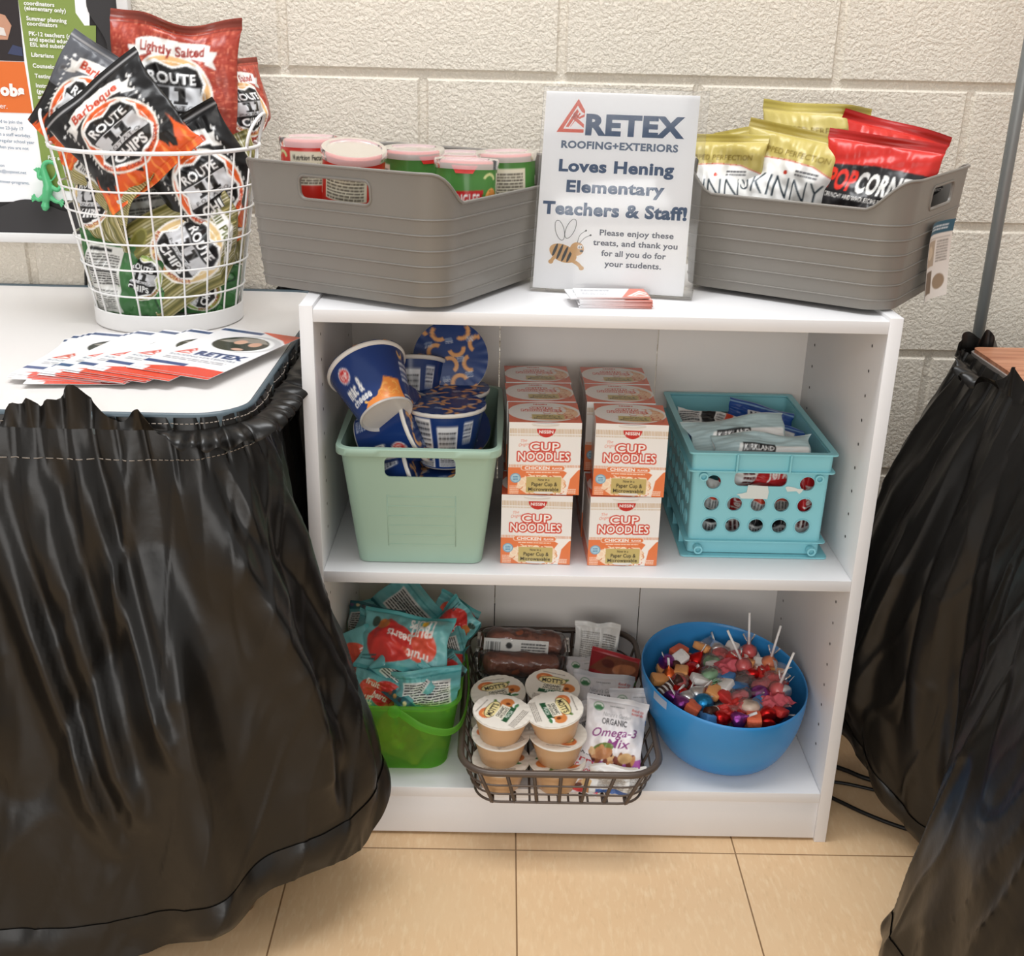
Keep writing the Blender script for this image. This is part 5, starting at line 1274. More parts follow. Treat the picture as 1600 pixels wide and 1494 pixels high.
# ---- fruit snack packets
def fruit_art():
    w, h = 13, 9; A = Art(w, h, 120, (116, 184, 186)); A.rect(0, 0, w, .7, (84, 166, 168)); A.rect(0, 8.3, w, 9, (84, 166, 168))
    A.ell(8.4, 5.2, 3.7, 2.9, (220, 66, 60)); A.ell(4.2, 5.0, 2.6, 2.2, (228, 92, 70)); A.poly([(5.0, 5.8), (11.9, 4.2), (9.2, 1.6), (6.6, 3.0)], (214, 56, 54)); A.text('fruit', 4.4, 6.5, 1.3, (250, 240, 236), bold=.03, rot=-.1); A.text('hearts', 7.2, 4.3, 1.3, (252, 244, 240), bold=.03, width=3.6, rot=-.08)
    A.text('FRUIT', 4.2, 3.0, 1.5, (252, 250, 246), bold=.05, width=3.6, rot=.05); A.text('LOOPS', 4.4, 1.6, 1.5, (252, 250, 246), bold=.05, width=3.8, rot=.05); A.ell(4.0, 1.6, .5, .5, (240, 190, 60)); A.ell(9.9, 2.6, .9, .8, (200, 120, 60)); A.ell(11.2, 2.2, .6, .8, (60, 80, 70))
    A.small(10.4, 6.8, 12.6, 7.7, 2, (40, 90, 92), 3)
    return A.out()
def fruit_back():
    w, h = 13, 9; A = Art(w, h, 120, (112, 182, 184)); A.rect(0, 0, w, 1.9, (44, 104, 112)); 
    for i in range(9): A.ell(1.2+i*1.25, .95, .42, .42, [(240, 236, 200), (236, 206, 120), (220, 170, 120), (240, 230, 190), (160, 90, 70), (200, 150, 90), (60, 70, 80), (236, 220, 170), (110, 80, 120)][i])
    A.rect(2.0, 2.5, 11.2, 6.9, (230, 230, 226)); A.small(2.3, 2.8, 10.9, 6.7, 9, (62, 66, 66), 3); A.rect(0, 7.6, w, 7.8, (70, 150, 152))
    return A.out()
def fruit_orange():
    w, h = 13, 9; A = Art(w, h, 110, (228, 150, 92)); A.ell(7, 5, 4, 3, (226, 110, 64)); A.text('FRUIT', 5.2, 5.2, 1.5, (250, 220, 130), bold=.05, width=4.6); A.text('LOOPS', 5.4, 3.4, 1.5, (250, 220, 130), bold=.05, width=5); A.rect(8.6, 6.6, 11, 7.2, (60, 70, 60)); A.rect(9.6, 4.6, 11, 5.2, (60, 70, 60))
    return A.out()
FA, FB, FO = fruit_art(), fruit_back(), fruit_orange()
def fruit(label, px, py, y, roll, tilt, yaw, seed, side='f', w=.105, t=.022):
    f, b = {'f': (FA, FB), 'b': (FB, FA), 'o': (FO, FB)}[side]
    f_in = confine(Matrix.Translation((.1125, .150, ZBS)), .112, .209, .148, .256, .116, .0035, .032, grow=.9)
    def f_lim(P): q = f_in(P); q[:, 0] = np.maximum(q[:, 0], CT+.002+.001*np.abs(np.sin(q[:, 2]*200))); return q
    return bag('fruit_snack_packet', label, 'fruit snack packet', 'fruit snack packets in the green bucket', facing(at(px, py, 'y', y), roll, tilt, yaw), inside=f_lim, front=f, back=b, w=w, h=w*9/13, t=t, seed=seed, warp=.008, wr=1.6)
fruit('orange brown fruit packet seen through the front wall of the green bucket', 630, 1150, .056, -38, 2, 0, 81, 'o', .092, .028)
fruit('fruit packet seen edge-on through the right of the green bucket wall', 655, 1168, .088, 30, 4, 0, 82, 'o', .08, .02)
fruit('teal fruit packet standing highest at the back of the green bucket', 640, 960, .235, -47, 25, 0, 83, 'b', .12)
fruit('teal fruit packet behind the right of the red heart one', 700, 990, .20, 50, 30, -10, 84, 'f', .10)
fruit('teal fruit packet with cream dots at the upper left of the pile', 578, 978, .19, 165, 40, 8, 85, 'b', .095)
fruit('teal fruit packet with a red heart standing at the left edge of the pile', 556, 1040, .115, -72, 8, 20, 86, 'f', .11)
fruit('teal fruit packet with a white text panel under the red heart packet at left', 596, 1000, .14, -20, 40, 0, 87, 'b', .09)
fruit('small teal fruit packet standing at the back right corner of the pile', 712, 965, .235, -30, 20, 0, 93, 'f', .08)
fruit('small teal fruit packet at the far upper left of the pile', 560, 972, .225, 20, 30, 0, 94, 'f', .08)
fruit('small teal fruit packet wedged in the right of the bucket with a heart edge', 706, 1025, .17, -65, 30, -10, 95, 'b', .085)
fruit('small teal fruit packet standing on its side under the red heart packet at right', 690, 1062, .10, 40, 40, 0, 96, 'f', .08)
fruit('teal fruit packet lying at the right end of the pile with its corner out', 700, 1052, .13, 18, 50, -8, 88, 'f', .10)
fruit('teal fruit packet at the front right showing a white panel above the rim', 668, 1083, .062, 8, 20, -4, 89, 'b', .10, .03)
fruit('small teal fruit packet tucked at the front left above the rim', 590, 1085, .065, -25, 25, 6, 90, 'f', .085)
fruit('teal fruit packet with a row of dots slanting down across the front', 632, 1060, .075, -38, 38, 0, 91, 'b', .10)
fruit('teal fruit packet with a big red heart lying upside down on top', 633, 1004, .105, 172, 48, 0, 92, 'f', .132, .026)

# ---- brown wire basket
BRN = mat('brown_coated_wire', (88, 76, 68), .38, .2)
bb = thing('wire_basket', 'low brown wire basket of applesauce cups overhanging the bottom shelf edge', 'basket', (.3275, .138, ZBS), 0)
Z1 = .066
def bo(z): s = (z-.003)/(Z1-.003); return rrect(.228+.040*s, .345+.045*s, .035+.012*s, 8, 10)
def loop(z, r, name='wire_ring'):
    P = bo(z); mb = MB(); mb.add(*tube(np.c_[P, np.full(len(P), z)], r, 8, True)); mb.build(name, BRN, bb)
loop(Z1, .0048, 'rim'); loop(.040, .0014); loop(.022, .0014); loop(.0045, .0018)
for k in range(7):
    s = -1+2*k/6
    for e in (-1, 1):
        x0, x1_ = s*.090, s*.108; mb = MB(); mb.add(*tube([(x0, e*.150, .0030), (x0, e*.1705, .0030), (x0+(x1_-x0)*.1, e*.1738, .010), (x1_, e*.1935, Z1)], .0026, 8)); mb.build('upright_wire', BRN, bb)
for k in range(9):
    s = -1+2*k/8
    for e in (-1, 1):
        y0, y1_ = s*.138, s*.150; mb = MB(); mb.add(*tube([(e*.108, y0, .0046), (e*.1145, y0, .008), (e*.1335, y1_, Z1)], .0022, 8)); mb.build('upright_wire', BRN, bb)
for k in range(8):
    mb = MB(); x = -.092+k*.184/7; mb.add(*tube([(x, -.170, .0018), (x, .170, .0018)], .0016, 6)); mb.build('floor_wire', BRN, bb)

# ---- applesauce cups
def motts_art():
    A = Art(10, 10, 110, (234, 226, 214)); A.ell(3.2, 7.0, 1.7, 1.3, (216, 120, 66)); A.ell(7.6, 5.4, 1.5, 1.2, (214, 130, 70)); A.ell(7.6, 5.2, .4, .4, (120, 60, 30)); A.ell(2.9, 7.3, .6, .4, (240, 176, 110)); A.ell(6.6, 7.1, 1.1, .35, (96, 128, 60), .6)
    A.poly([(2.7, 4.0), (7.2, 4.6), (7.3, 3.4), (2.6, 2.9)], (34, 84, 52)); A.text('PEACH', 5.0, 3.7, .6, (230, 236, 226), bold=.02, width=2.2)
    A.ell(4.6, 6.7, 2.6, 1.15, (60, 54, 40), .12); A.ell(4.6, 6.7, 2.48, 1.03, (240, 222, 160), .12); A.text("MOTT'S", 4.6, 6.7, 1.05, (32, 30, 28), bold=.03, width=3.8, rot=.12)
    A.poly([(2.8, 5.6), (7.0, 6.0), (6.9, 4.3), (2.9, 3.9)], (240, 232, 214)); A.text('ORGANIC', 4.9, 5.25, .62, (60, 60, 50), bold=.03, width=3.2, rot=.08); A.text('APPLESAUCE', 4.9, 4.55, .5, (60, 60, 50), bold=.02, width=3.4, rot=.08)
    A.ell(7.9, 3.9, .75, .55, (246, 246, 240)); A.ell(7.9, 3.7, .7, .3, (70, 130, 80)); A.small(2.0, 1.2, 7.6, 2.4, 4, (150, 140, 130), 2); A.small(2.4, 8.6, 6.6, 9.0, 1, (160, 150, 140), 3)
    return A.out()
MOT = motts_art(); SAUCE = mat('applesauce_cup', (206, 168, 128), .32, bump=.04, var=.03, vscale=30); LIDW = mat('cup_flange', (232, 226, 216), .4)
def make_motts(M, label):
    root = thing('applesauce_cup', label, 'applesauce cup', M=M, group='applesauce cups in the brown basket'); h = .0415
    mb = MB(); mb.add(*lathe([(0, .001), (.022, .001), (.0245, .0), (.027, .003), (.0335, .026), (.0362, h-.003), (.0370, h-.0028)], 72)); mb.build('cup', SAUCE, root, angle=50)
    mb = MB(); mb.add(*lathe([(.035, h-.0034), (.0385, h-.0034), (.0395, h-.0024), (.0395, h-.0008), (.038, h)], 72)); mb.build('flange', LIDW, root)
    mb = MB(); P, f, c = disc(MOT, .0392, h+.0005, 110, 50, -.0008, .0004); mb.add(P, f, 0, c); mb.build('lid', INK, root)
    return root
mt = make_motts(Matrix.Translation((.2480, .001, ZBS+.0068)), 'bottom applesauce cup of the front left stack, behind the wires')
def mots(x, y, z, rz, label, rx=0, ry=0): dup(mt, Matrix.Translation((x, y, z)) @ Euler((math.radians(rx), math.radians(ry), math.radians(rz))).to_matrix().to_4x4(), label)
zb_ = ZBS+.0065; st = .0388
mots(.2470, .004, zb_+st, 35, 'middle applesauce cup of the front left stack'); mots(.2450, .000, zb_+2*st-.0005, 62, 'top applesauce cup of the front left stack, its lid text turned upward', 5, 0)
mots(.3250, .002, zb_, 200, 'bottom applesauce cup of the front right stack, behind the wires'); mots(.3250, .006, zb_+st, 170, 'middle applesauce cup of the front right stack'); mots(.3225, .008, zb_+2*st+.0005, -78, 'top applesauce cup of the front right stack, its lid text turned downward', 7, 3)
mots(.2440, .092, zb_, 10, 'applesauce cup under the rear left one'); mots(.2450, .098, zb_+.048, 8, 'rear left applesauce cup with its lid the right way up', 6, -4)
mots(.3200, .096, zb_, 10, 'applesauce cup under the rear right one'); mots(.3190, .106, zb_+.055, -14, 'rear right applesauce cup with its lid tilted to the right', 8, 4)

# ---- wrapped snack cakes
CAKE = mat('brown_cake', (150, 86, 62), .5, bump=.6, bscale=120, bdist=.003, var=.25, vscale=60); WRAP = clear_mat('crinkled_cellophane', (246, 244, 242), .96, .12, 1.5)
A = Art(10, 4, 90, (226, 224, 220)); A.rect(.3, .3, 2.6, 3.7, (236, 236, 234))
for i in range(14): A.rect(.4+i*.155, .5, .4+i*.155+(.04+.05*(i*7 % 3)/2), 3.5, (30, 30, 30))
A.small(3.2, .4, 9.6, 1.9, 4, (70, 70, 70), 3); A.small(5.8, 2.3, 9.6, 3.7, 3, (80, 80, 80), 4); A.ell(3.9, 3.0, .5, .5, (60, 60, 60)); cakelab = A.out()
def make_cake(M, label):
    root = thing('snack_cake', label, 'snack cake', M=M, group='wrapped snack cakes in the brown basket'); x = np.linspace(-.060, .060, 40); r = .019*np.clip(1-np.abs(x/.060)**9, .03, 1)**.5
    mb = MB(); v, f = tube(np.c_[x, 0*x, 0*x], r, 24); n = Noise(5, 40, 2); v = v*(1+.0*v); v[:, 2] += .0012*n(v[:, 0], v[:, 1]); mb.add(v, f); mb.build('cake', CAKE, root)
    mb = MB(); x = np.linspace(-.072, .072, 70); e = np.clip(1-np.abs(x/.065)**8, 0, 1)**.5; ry, rz = .0205*e+.019*(1-e), .0208*e+.0012*(1-e); th_ = np.arange(40)*2*PI/40; n = Noise(9, 30, 3)
    X, T = np.meshgrid(x, th_, indexing='ij'); wv = 1+.05*n(X*1.0, T*.02)
    V = np.stack([X, ry[:, None]*np.cos(T)*wv, rz[:, None]*np.sin(T)*wv], 2).reshape(-1, 3); mb.add(V, gridf(40, 70, True)); mb.build('wrapper', WRAP, root)
    mb = MB(); u, v_ = np.meshgrid(np.linspace(0, 1, 80), np.linspace(0, 1, 32)); u, v_ = u.ravel(), v_.ravel(); a = -1.5+v_*1.25
    P = np.c_[-.068+u*.105, -.0216*np.cos(a), .0216*np.sin(a)]; a2 = (v_-.5)*1.85; P = np.c_[-.062+u*.100, -.0218*np.cos(a2-.15), .0218*np.sin(a2-.15)]
    mb.add(P, gridf(80, 32), 0, sample(cakelab, u, v_)); mb.build('label', PAPER, root)
    return root
def cakeM(px, py, y, roll, rx=0): return Matrix.Translation(tuple(at(px, py, 'y', y))) @ Euler((math.radians(rx), math.radians(-roll), 0)).to_matrix().to_4x4()
ck = make_cake(cakeM(818, 1003, .255, -3, 8), 'brown snack cake in clear wrap on top with white bar code label')
dup(ck, cakeM(814, 1037, .232, -2, 100), 'brown snack cake in clear wrap just below the top one'); dup(ck, cakeM(814, 1030, .285, 2, 60), 'brown snack cake in clear wrap lowest at the back of the basket')

# ---- trail mix packets
def trail_art(t1, t2, col, bot, nx=110):
    w, h = 11, 13; A = Art(w, h, nx, (232, 229, 232)); A.rect(0, 12.2, w, 13, (214, 212, 214)); A.poly([(0, 0), (11, 0), (11, 3.2), (7, 1.6), (3.4, 2.0), (0, 3.0)], bot); A.rect(0, 0, w, .8, (236, 234, 236))
    A.ell(2.2, 11.0, .95, .8, (120, 160, 130)); A.ell(2.2, 11.0, .8, .66, (236, 240, 234)); A.ell(2.2, 10.75, .78, .36, (70, 130, 84)); A.small(1.7, 11.1, 2.7, 11.4, 1, (70, 120, 84), 2)
    A.small(4.2, 11.2, 6.8, 11.6, 1, (160, 160, 160), 3); A.text('food to', 9.3, 11.3, .5, (206, 70, 60), bold=.02); A.text('nourish', 9.3, 10.7, .5, (206, 70, 60), bold=.02)
    A.text('Nature’s Garden', 5.6, 9.8, .75, (150, 150, 152), shear=.25, width=5); A.text('ORGANIC', 5.2, 8.6, 1.0, (60, 58, 62), bold=.02, width=4.6)
    A.text(t1, 5.5, 6.9, 1.5, col, bold=.01, shear=.25, rot=.08, width=8.0); A.text(t2, 6.6, 5.1, 1.5, col, bold=.01, shear=.25, rot=.08, width=4.0)
    A.ell(4.0, 4.0, 1.9, .9, (110, 130, 70), .3); g = random.Random(t1)
    for i in range(26): A.ell(g.uniform(1.5, 10), g.uniform(1.2, 3.8), g.uniform(.4, 1.0), g.uniform(.3, .6), g.choice([(150, 92, 58), (196, 142, 98), (90, 44, 38), (216, 178, 130), (120, 60, 50)]), g.uniform(0, 3))
    A.ell(4.4, 3.2, 1.5, .9, (184, 130, 90), .4); A.ell(8.2, 2.9, 1.3, .8, (214, 178, 128), .3)
    return A.out()
def cran_art():
    w, h = 11, 13; A = Art(w, h, 100, (142, 34, 42)); A.poly([(0, 9), (3, 12), (8, 12.4), (11, 10), (11, 7.6), (5, 8.4)], (120, 66, 46)); A.ell(6.5, 10.2, 2.2, 1.0, (176, 112, 76), .3); A.ell(8.6, 8.2, 1.3, .5, (84, 110, 60), .5); A.ell(3.4, 10.6, 1.2, .8, (90, 40, 34))
    A.text('Cranberry', 5.6, 6.4, 1.9, (246, 236, 234), shear=.25, width=8.6, bold=.015); A.text('Health Mix', 6, 4.5, 1.5, (246, 236, 234), shear=.25, width=7, bold=.01); A.rect(0, 0, w, 2.4, (236, 232, 232)); A.rect(0, 12.2, w, 13, (166, 44, 52)); A.rect(0, 2.4, w, 2.7, (208, 60, 66))
    return A.out()
def trail_back():
    w, h = 11, 13; A = Art(w, h, 100, (222, 220, 216)); A.small(1.5, 5.4, 6.2, 11.2, 14, (140, 136, 132), 3); A.small(7.0, 4.4, 10.2, 11.0, 14, (110, 106, 104), 4); A.poly([(1.2, 3.2), (7, 3.0), (7.4, 4.8), (5, 5.3), (3, 4.8), (1.2, 5.0)], (74, 106, 168)); A.ell(2.8, 1.9, 1.2, 1.0, (236, 238, 234)); A.ell(2.8, 1.6, 1.0, .5, (90, 130, 100)); A.rect(0, 12, w, 13, (228, 226, 222))
    return A.out()
TM = {'omega': trail_art('Omega-3', 'Mix', (132, 52, 120), (176, 92, 178)), 'blue': trail_art('Heart', 'Blend', (70, 120, 190), (120, 150, 210)), 'berry': trail_art('Berry', 'Fusion', (196, 50, 66), (214, 70, 78)), 'cran': cran_art(), 'back': trail_back()}
def trail(kind, label, px, py, y, roll, w, tilt, yaw, seed, t=.022, hk=13/11, back='back'):
    return bag('trail_mix_packet', label, 'trail mix packet', 'trail mix packets in the brown basket', facing(at(px, py, 'y', y), roll, tilt, yaw), inside=confine(Matrix.Translation((.3275, .138, ZBS)), .216, .333, .252, .376, .066, .0075, .03, grow=.35), front=TM[kind], back=TM[back], w=w, h=w*hk, t=t, seed=seed)
trail('back', 'trail mix packet turned to its grey text side standing at the back of the basket', 930, 1020, .262, -2, .072, 12, -6, 101, .018, 1.35)
trail('berry', 'white trail mix packet with red print behind the dark red one', 925, 1072, .215, 4, .080, 40, 0, 102, .018)
trail('cran', 'dark red trail mix packet with white script in the brown basket', 958, 1078, .190, -12, .095, 38, -6, 103, .024)
trail('blue', 'white trail mix packet with blue print in the middle of the basket row', 940, 1110, .150, -5, .095, 42, 0, 104)
trail('blue', 'white trail mix packet with blue print standing at the right side of the basket', 1000, 1132, .080, 3, .086, 34, -4, 105)
trail('berry', 'white trail mix packet with red print half hidden left of the omega packet', 908, 1150, .060, 14, .078, 34, 6, 106)
trail('berry', 'red ended trail mix packet lying low at the front of the basket', 905, 1190, .012, -22, .075, 44, 5, 107, .018)
trail('back', 'trail mix packet turned to its pale text side behind the front wires', 968, 1226, -.012, -3, .088, 10, 0, 108, .016, .62)
trail('omega', 'white and purple trail mix packet with its whole front showing on top', 958, 1150, .026, -8, .088, 40, -2, 109, .024)

# ---- blue bowl
BLUE = mat('blue_plastic', (54, 138, 202), .26, bump=.02, bscale=300)
R0, bz_ = .070, ZBS
c1 = np.array([.5675, .1155, .2035]); c0_ = np.array([.576, .110, bz_]); rr1 = .1203; nn = np.array([.10, -.135, 1.]); nn /= np.linalg.norm(nn)
e1 = np.cross([0, 1, 0], nn); e1 /= np.linalg.norm(e1); e2 = np.cross(nn, e1)
bw = thing('bowl', 'blue plastic bowl with slanted rim full of sweets on the bottom shelf', 'bowl', tuple(c0_))
def bowl_ring(t, ins=0.):
    a = np.arange(96)*2*PI/96; rim = c1+(rr1-ins)*(np.cos(a)[:, None]*e1+np.sin(a)[:, None]*e2); base = np.c_[c0_[0]+(R0-ins)*np.cos(a), c0_[1]+(R0-ins)*np.sin(a), np.full(96, bz_+(ins if ins else 0))]
    h = math.sin(t*PI/2)**.62; P = base.copy(); P[:, :2] = base[:, :2]*(1-h)+rim[:, :2]*h; P[:, 2] = base[:, 2]*(1-t)+rim[:, 2]*t; return P-c0_
ts = np.linspace(0, 1, 28); V = np.concatenate([bowl_ring(0)*[.86, .86, 1]]+[bowl_ring(t)+(0, 0, .0025*(1-min(1, t*14))*0) for t in ts]+[bowl_ring(1, .0012)+(0, 0, .0012)]+[bowl_ring(t, .0024) for t in ts[::-1]]); k = len(V)//96
mb = MB(); mb.add(V, [tuple(q) for q in gridf(96, k, True)]+[tuple(range(96))[::-1], tuple((k-1)*96+j for j in range(96))]); mb.build('body', BLUE, bw, angle=60)
mb = MB(); a = np.linspace(3.62, 3.85, 8); P = [c1-c0_+(rr1+.0012)*(math.cos(q)*e1+math.sin(q)*e2)-np.array([0, 0, s]) for s in (.001, .013) for q in a]
mb.add(P, [(i, i+8, i+9, i+1) for i in range(7)]); tp_ = mb.build('tape_patch', clear_mat('clear_tape', (230, 236, 240), .6, .2), bw); tp_['label'] = 'patch of clear tape'
# ---- sweets: one of each kind is built, then copied into the bowl
def foil(name, col, metal=.85, rough=.28): return mat(name, col, rough, metal, bump=.6, bscale=160, bdist=.002)
FO_ = {'red': foil('red_foil', (206, 34, 34)), 'silver': foil('silver_foil', (214, 214, 216)), 'orange': foil('orange_foil', (226, 104, 52)), 'purple': foil('purple_foil', (150, 70, 150)), 'blue': foil('blue_foil', (48, 140, 196)), 'brown': foil('copper_foil', (150, 84, 56))}
HC = {c: mat(c+'_hard_candy', v, .15, coat=.5) for c, v in (('green', (120, 178, 130)), ('red', (200, 40, 42)), ('cream', (232, 212, 188)), ('pink', (214, 98, 106)), ('dark', (70, 34, 32)), ('orange', (232, 130, 60)))}
CW_ = {c: mat(c+'_wax_wrapper', v, .45, bump=.5, bscale=200, bdist=.002) for c, v in (('orange', (236, 168, 104)), ('coral', (232, 112, 76)), ('pink', (208, 92, 104)), ('red', (206, 52, 48)), ('brown', (72, 42, 34)), ('white', (232, 230, 228)), ('blue', (70, 130, 190)), ('mint', (170, 214, 186)))}
STICK = mat('paper_stick', (240, 238, 236), .6)
WR2 = clear_mat('sweet_cellophane', (255, 252, 252), .92, .05, 1.3)
def add_to(mbs, name, m, root): mbs.build(name, m, root)
SW = {}
def proto(kind, cat, lab):
    r = thing(kind, lab, cat, (0, 0, -9), group='sweets in the blue bowl'); return r
def kiss(c):
    r = proto('chocolate_drop', 'sweet', c); mb = MB(); mb.add(*lathe([(0, -.008), (.009, -.0078), (.0108, -.005), (.0105, -.0015), (.0078, .003), (.0040, .007), (.0014, .010), (.0009, .012)], 20, False, True)); mb.build('drop', FO_[c], r)
    mb = MB(); mb.add(*rbox(-.0016, .0016, -.0003, .0003, .010, .022, 0)); mb.build('paper_flag', CW_['white'], r); return r
def twist(c):
    r = proto('twist_wrapped_candy', 'sweet', c); mb = MB(); mb.add(*lathe([(0, -.006), (.008, -.0055), (.0115, -.002), (.0115, .002), (.008, .0055), (.0025, .006), (0, .0052)], 24)); mb.build('candy', HC[c], r)
    mb = MB(); x = np.linspace(-.030, .030, 30); ax = np.abs(x); e = np.clip(1-(ax/.0145)**4, 0, 1)**.5; f_ = np.clip((ax-.014)/.016, 0, 1)
    ry, rz = .0124*e+.0025+.008*f_, .0068*e+.0015; th_ = np.arange(20)*2*PI/20; X, T = np.meshgrid(x, th_, indexing='ij'); n = Noise(3, 70, 2)
    wv = 1+.10*n(X, T*.02)+.25*f_[:, None]*np.sin(T*5); mb.add(np.stack([X, ry[:, None]*np.cos(T)*wv, rz[:, None]*np.sin(T)*wv], 2).reshape(-1, 3), gridf(20, 30, True)); mb.build('wrapper', WR2, r); return r
def ball(c, stick):
    r = proto('lollipop' if stick else 'foil_ball', 'lollipop' if stick else 'sweet', c); mb = MB(); n = 28; t = np.linspace(0, PI, 16); mb.add(*lathe(np.c_[np.sin(t)*.0125, -np.cos(t)*.0125], n)); mb.build('candy', (HC if stick else FO_)[c], r)
    if stick:
        mb = MB(); mb.add(*tube([(0, 0, .010), (0, 0, .062)], .0018, 10)); mb.build('stick', STICK, r)
        mb = MB(); mb.add(*lathe([(.0128, -.004), (.0132, .002), (.011, .0085), (.0035, .0125), (.0028, .015), (.008, .024), (.0095, .027)], 18)); mb.build('wrapper', WR2, r)
    return r
def chew(c):
    r = proto('wrapped_chew', 'sweet', c); mb = MB(); mb.add(*rbox(-.0105, .0105, -.0085, .0085, -.0048, .0048, .0018)); mb.build('wrapper', CW_[c], r)
    for s in (-1, 1):
        mb = MB(); mb.add(*rbox(s*.0106-.0006, s*.0106+.0006, -.007, .007, -.004, .004, .0004)); mb.add(*rbox(s*.0112-.0004, s*.0112+.0004, -.0035, .0035, -.0036, .0036, .0002)); mb.build('folded_end', CW_[c], r)
    return r
def roll_(c):
    r = proto('chewy_roll', 'sweet', c); mb = MB(); x = np.array([-.024, -.018, -.0145, -.013, .013, .0145, .018, .024]); mb.add(*tube(np.c_[x, 0*x, 0*x], [.0062, .0035, .003, .0066, .0066, .003, .0035, .0062], 16)); mb.build('wrapper', CW_[c], r)
    mb = MB(); 
    for s in (-.006, .0, .006): mb.add(*tube([(s-.0012, 0, 0), (s+.0012, 0, 0)], .0068, 16)); 
    mb.build('printed_band', CW_['white'], r); return r
def taffy(c):
    r = proto('taffy_packet', 'sweet', c); n1 = Noise(7, 2.2, 3); nu, nv = 40, 24; u, v = np.meshgrid(np.linspace(0, 1, nu), np.linspace(0, 1, nv)); mb = MB()
    for s in (1, -1):
        z = s*.0065*(np.sin(PI*u)**.5)*(np.sin(PI*v)**.5)*(1+.4*n1(u, v+s))+.002*n1(u+3, v); mb.add(np.stack([(u-.5)*.052, (v-.5)*.030*(1-.2*np.sin(PI*u)), z], 2).reshape(-1, 3), gridf(nu, nv, flip=s < 0))
    mb.build('wrapper', CW_[c], r); return r
KINDS = [(kiss, 'red', 'red foil chocolate drop', 14), (kiss, 'silver', 'silver foil chocolate drop', 5), (kiss, 'orange', 'orange foil chocolate drop', 4), (kiss, 'purple', 'purple foil chocolate drop', 3), (kiss, 'brown', 'copper foil chocolate drop', 2),
         (twist, 'green', 'green hard candy in clear twist wrap', 7), (twist, 'red', 'red hard candy in clear twist wrap', 11), (twist, 'cream', 'cream mint ring in clear twist wrap', 6), (twist, 'pink', 'pink hard candy in clear twist wrap', 9), (twist, 'dark', 'dark brown candy in clear twist wrap', 4),
         (chew, 'orange', 'pale orange wrapped chew', 10), (chew, 'coral', 'coral wrapped chew', 6), (chew, 'red', 'red wrapped chew', 6), (chew, 'white', 'white wrapped chew', 8), (roll_, 'brown', 'brown chewy roll with white printed bands', 6), (taffy, 'pink', 'crinkled pink taffy packet', 5), (taffy, 'red', 'crinkled red taffy packet', 4), (taffy, 'mint', 'crinkled mint green packet', 3), (chew, 'blue', 'blue wrapped chew', 4),
         (lambda c: ball(c, False), 'blue', 'shiny blue foil ball', 2), (lambda c: ball(c, False), 'purple', 'shiny purple foil ball', 1)]
rs = random.Random(12); items = []
heap = lambda x, y: .1765+.018*(y-.03)/.18+.005*math.sin(x*60)*math.cos(y*55)
spots = []
def inside(x, y, z, m):
    t = (z-bz_)/(c1[2]-.118*0-bz_); h = math.sin(min(max(t, 0), 1)*PI/2)**.62
    cx, cy = c0_[0]*(1-h)+c1[0]*h, c0_[1]*(1-h)+c1[1]*h; return math.hypot(x-cx, y-cy) < R0*(1-h)+rr1*.985*h-m
for layer, n_try, gap, dz in ((0, 5000, .0184, 0), (1, 3000, .0205, -.016)):
    got = []
    for _ in range(n_try):
        x, y = c1[0]+rs.uniform(-.12, .12), c1[1]+rs.uniform(-.12, .12); z = heap(x, y)+dz
        if not (inside(x, y, z-.007, .0255) and z < c1[2]+.006-(nn[0]*(x-c1[0])+nn[1]*(y-c1[1]))/nn[2]-.006): continue
        if any((x-a)**2+(y-b)**2 < gap**2 for a, b in got): continue
        got.append((x, y)); spots.append((x, y, z, layer))
pool = []
for kdef in KINDS: pool += [kdef]*kdef[3]
rs.shuffle(pool); protos = {}; placed = []
fixed = {}
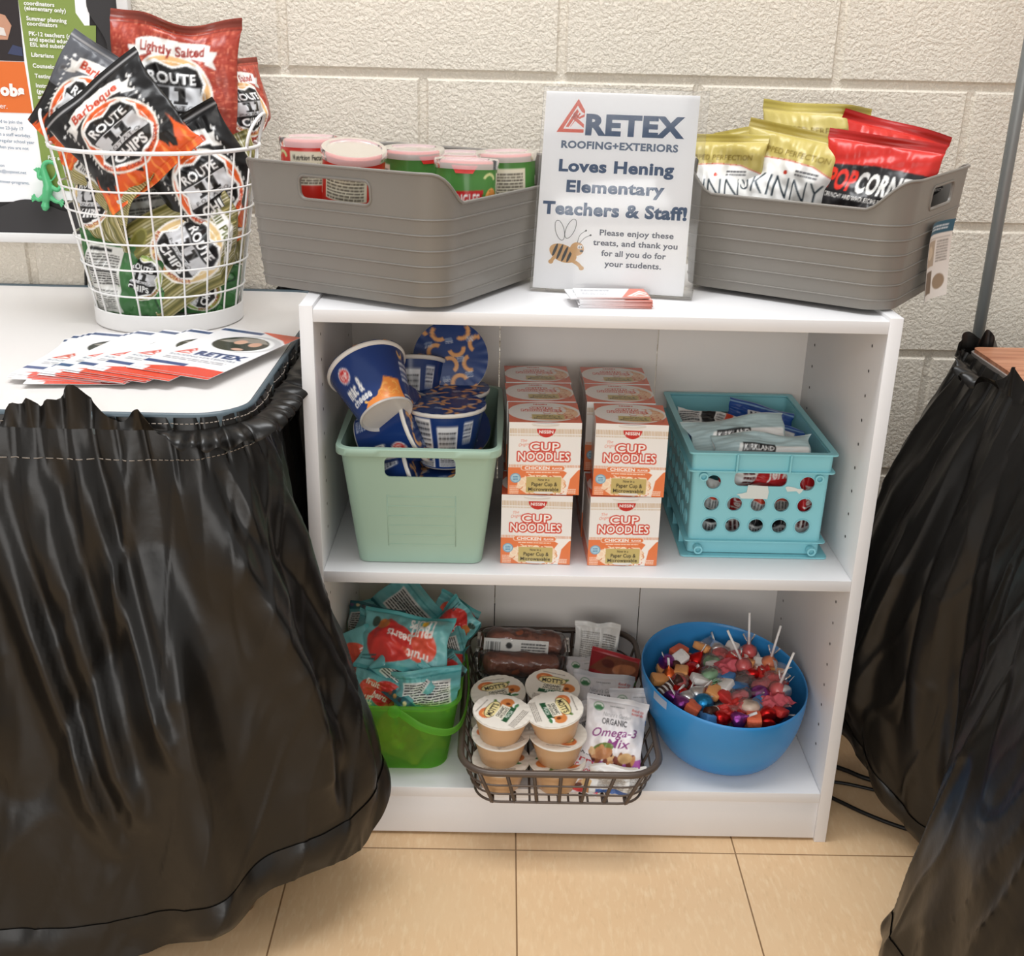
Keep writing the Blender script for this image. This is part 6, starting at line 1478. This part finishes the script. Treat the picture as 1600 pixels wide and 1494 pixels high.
for i, (x, y, z, layer) in enumerate(spots):
    kdef = pool[i % len(pool)]
    if kdef[0] in (twist, taffy) and not inside(x, y, z-.007, .040): kdef = KINDS[(10, 11, 1, 13, 14, 10, 3, 18)[i % 8]]     # long wrappers only where they fit
    key = kdef[2]
    if key not in protos: protos[key] = kdef[0](kdef[1]); r = protos[key]; first = True
    else: first = False
    up = rs.uniform(-25, 25), rs.uniform(-25, 25)
    if kdef[0] is kiss: up = rs.uniform(-80, 80), rs.uniform(-60, 60)
    M = Matrix.Translation((x, y, z)) @ Euler((math.radians(up[0]), math.radians(up[1]), rs.uniform(0, 2*PI))).to_matrix().to_4x4() @ Matrix.Scale(1.2, 4)
    o = protos[key]
    if first: o.matrix_world = M
    else: o = dup(o, M)
    placed.append((key, o))
lp = None
for px, py, y, up, c, lab in ((1172, 1000, .185, (-.05, .15, 1), 'red', 'lollipop with its white stick rising at the back middle of the bowl'), (1164, 1022, .150, (-.45, .1, .9), 'red', 'lollipop with a short white stick leaning left at the back'), (1218, 1050, .095, (.30, .05, 1), 'red', 'lollipop with its long white stick leaning right over the red candy'), (1205, 1010, .165, (.2, .1, 1), 'orange', 'lollipop with a white stick near the back right rim of the bowl')):
    key = 'pop'+c; P = at(px, py, 'y', y); P[2] = heap(P[0], P[1])+.004
    M = axisM(P, up, 0)
    if key not in protos: protos[key] = ball(c, True); o = protos[key]; o.matrix_world = M
    else: o = dup(protos[key], M)
    o['label'] = lab
CAMV = lambda o: ((np.array(o.matrix_world.translation)-CAM)@RT)/((np.array(o.matrix_world.translation)-CAM)@FW)
NUM = ['leftmost', 'second from the left', 'third from the left', 'fourth from the left', 'fifth from the left', 'sixth from the left', 'seventh from the left', 'eighth from the left', 'ninth from the left', 'tenth from the left', 'eleventh from the left', 'twelfth from the left']+['number %d from the left' % k for k in range(13, 40)]
WORD = {2: 'two', 3: 'three', 4: 'four', 5: 'five', 6: 'six', 7: 'seven', 8: 'eight', 9: 'nine', 10: 'ten'}
bykey = {}
for kx, o in placed: bykey.setdefault(kx, []).append(o)
for kx, L_ in bykey.items():
    L_.sort(key=CAMV); n = len(L_)
    for i, o in enumerate(L_):
        if n == 1: o['label'] = kx+' in the blue bowl'
        else:
            j = n-1-i; side = NUM[i] if i <= j else (NUM[j].replace('left', 'right') if j else 'rightmost')
            if n % 2 and i == n//2 and n > 3: side = 'middle'
            o['label'] = side+' '+kx+' in the blue bowl'
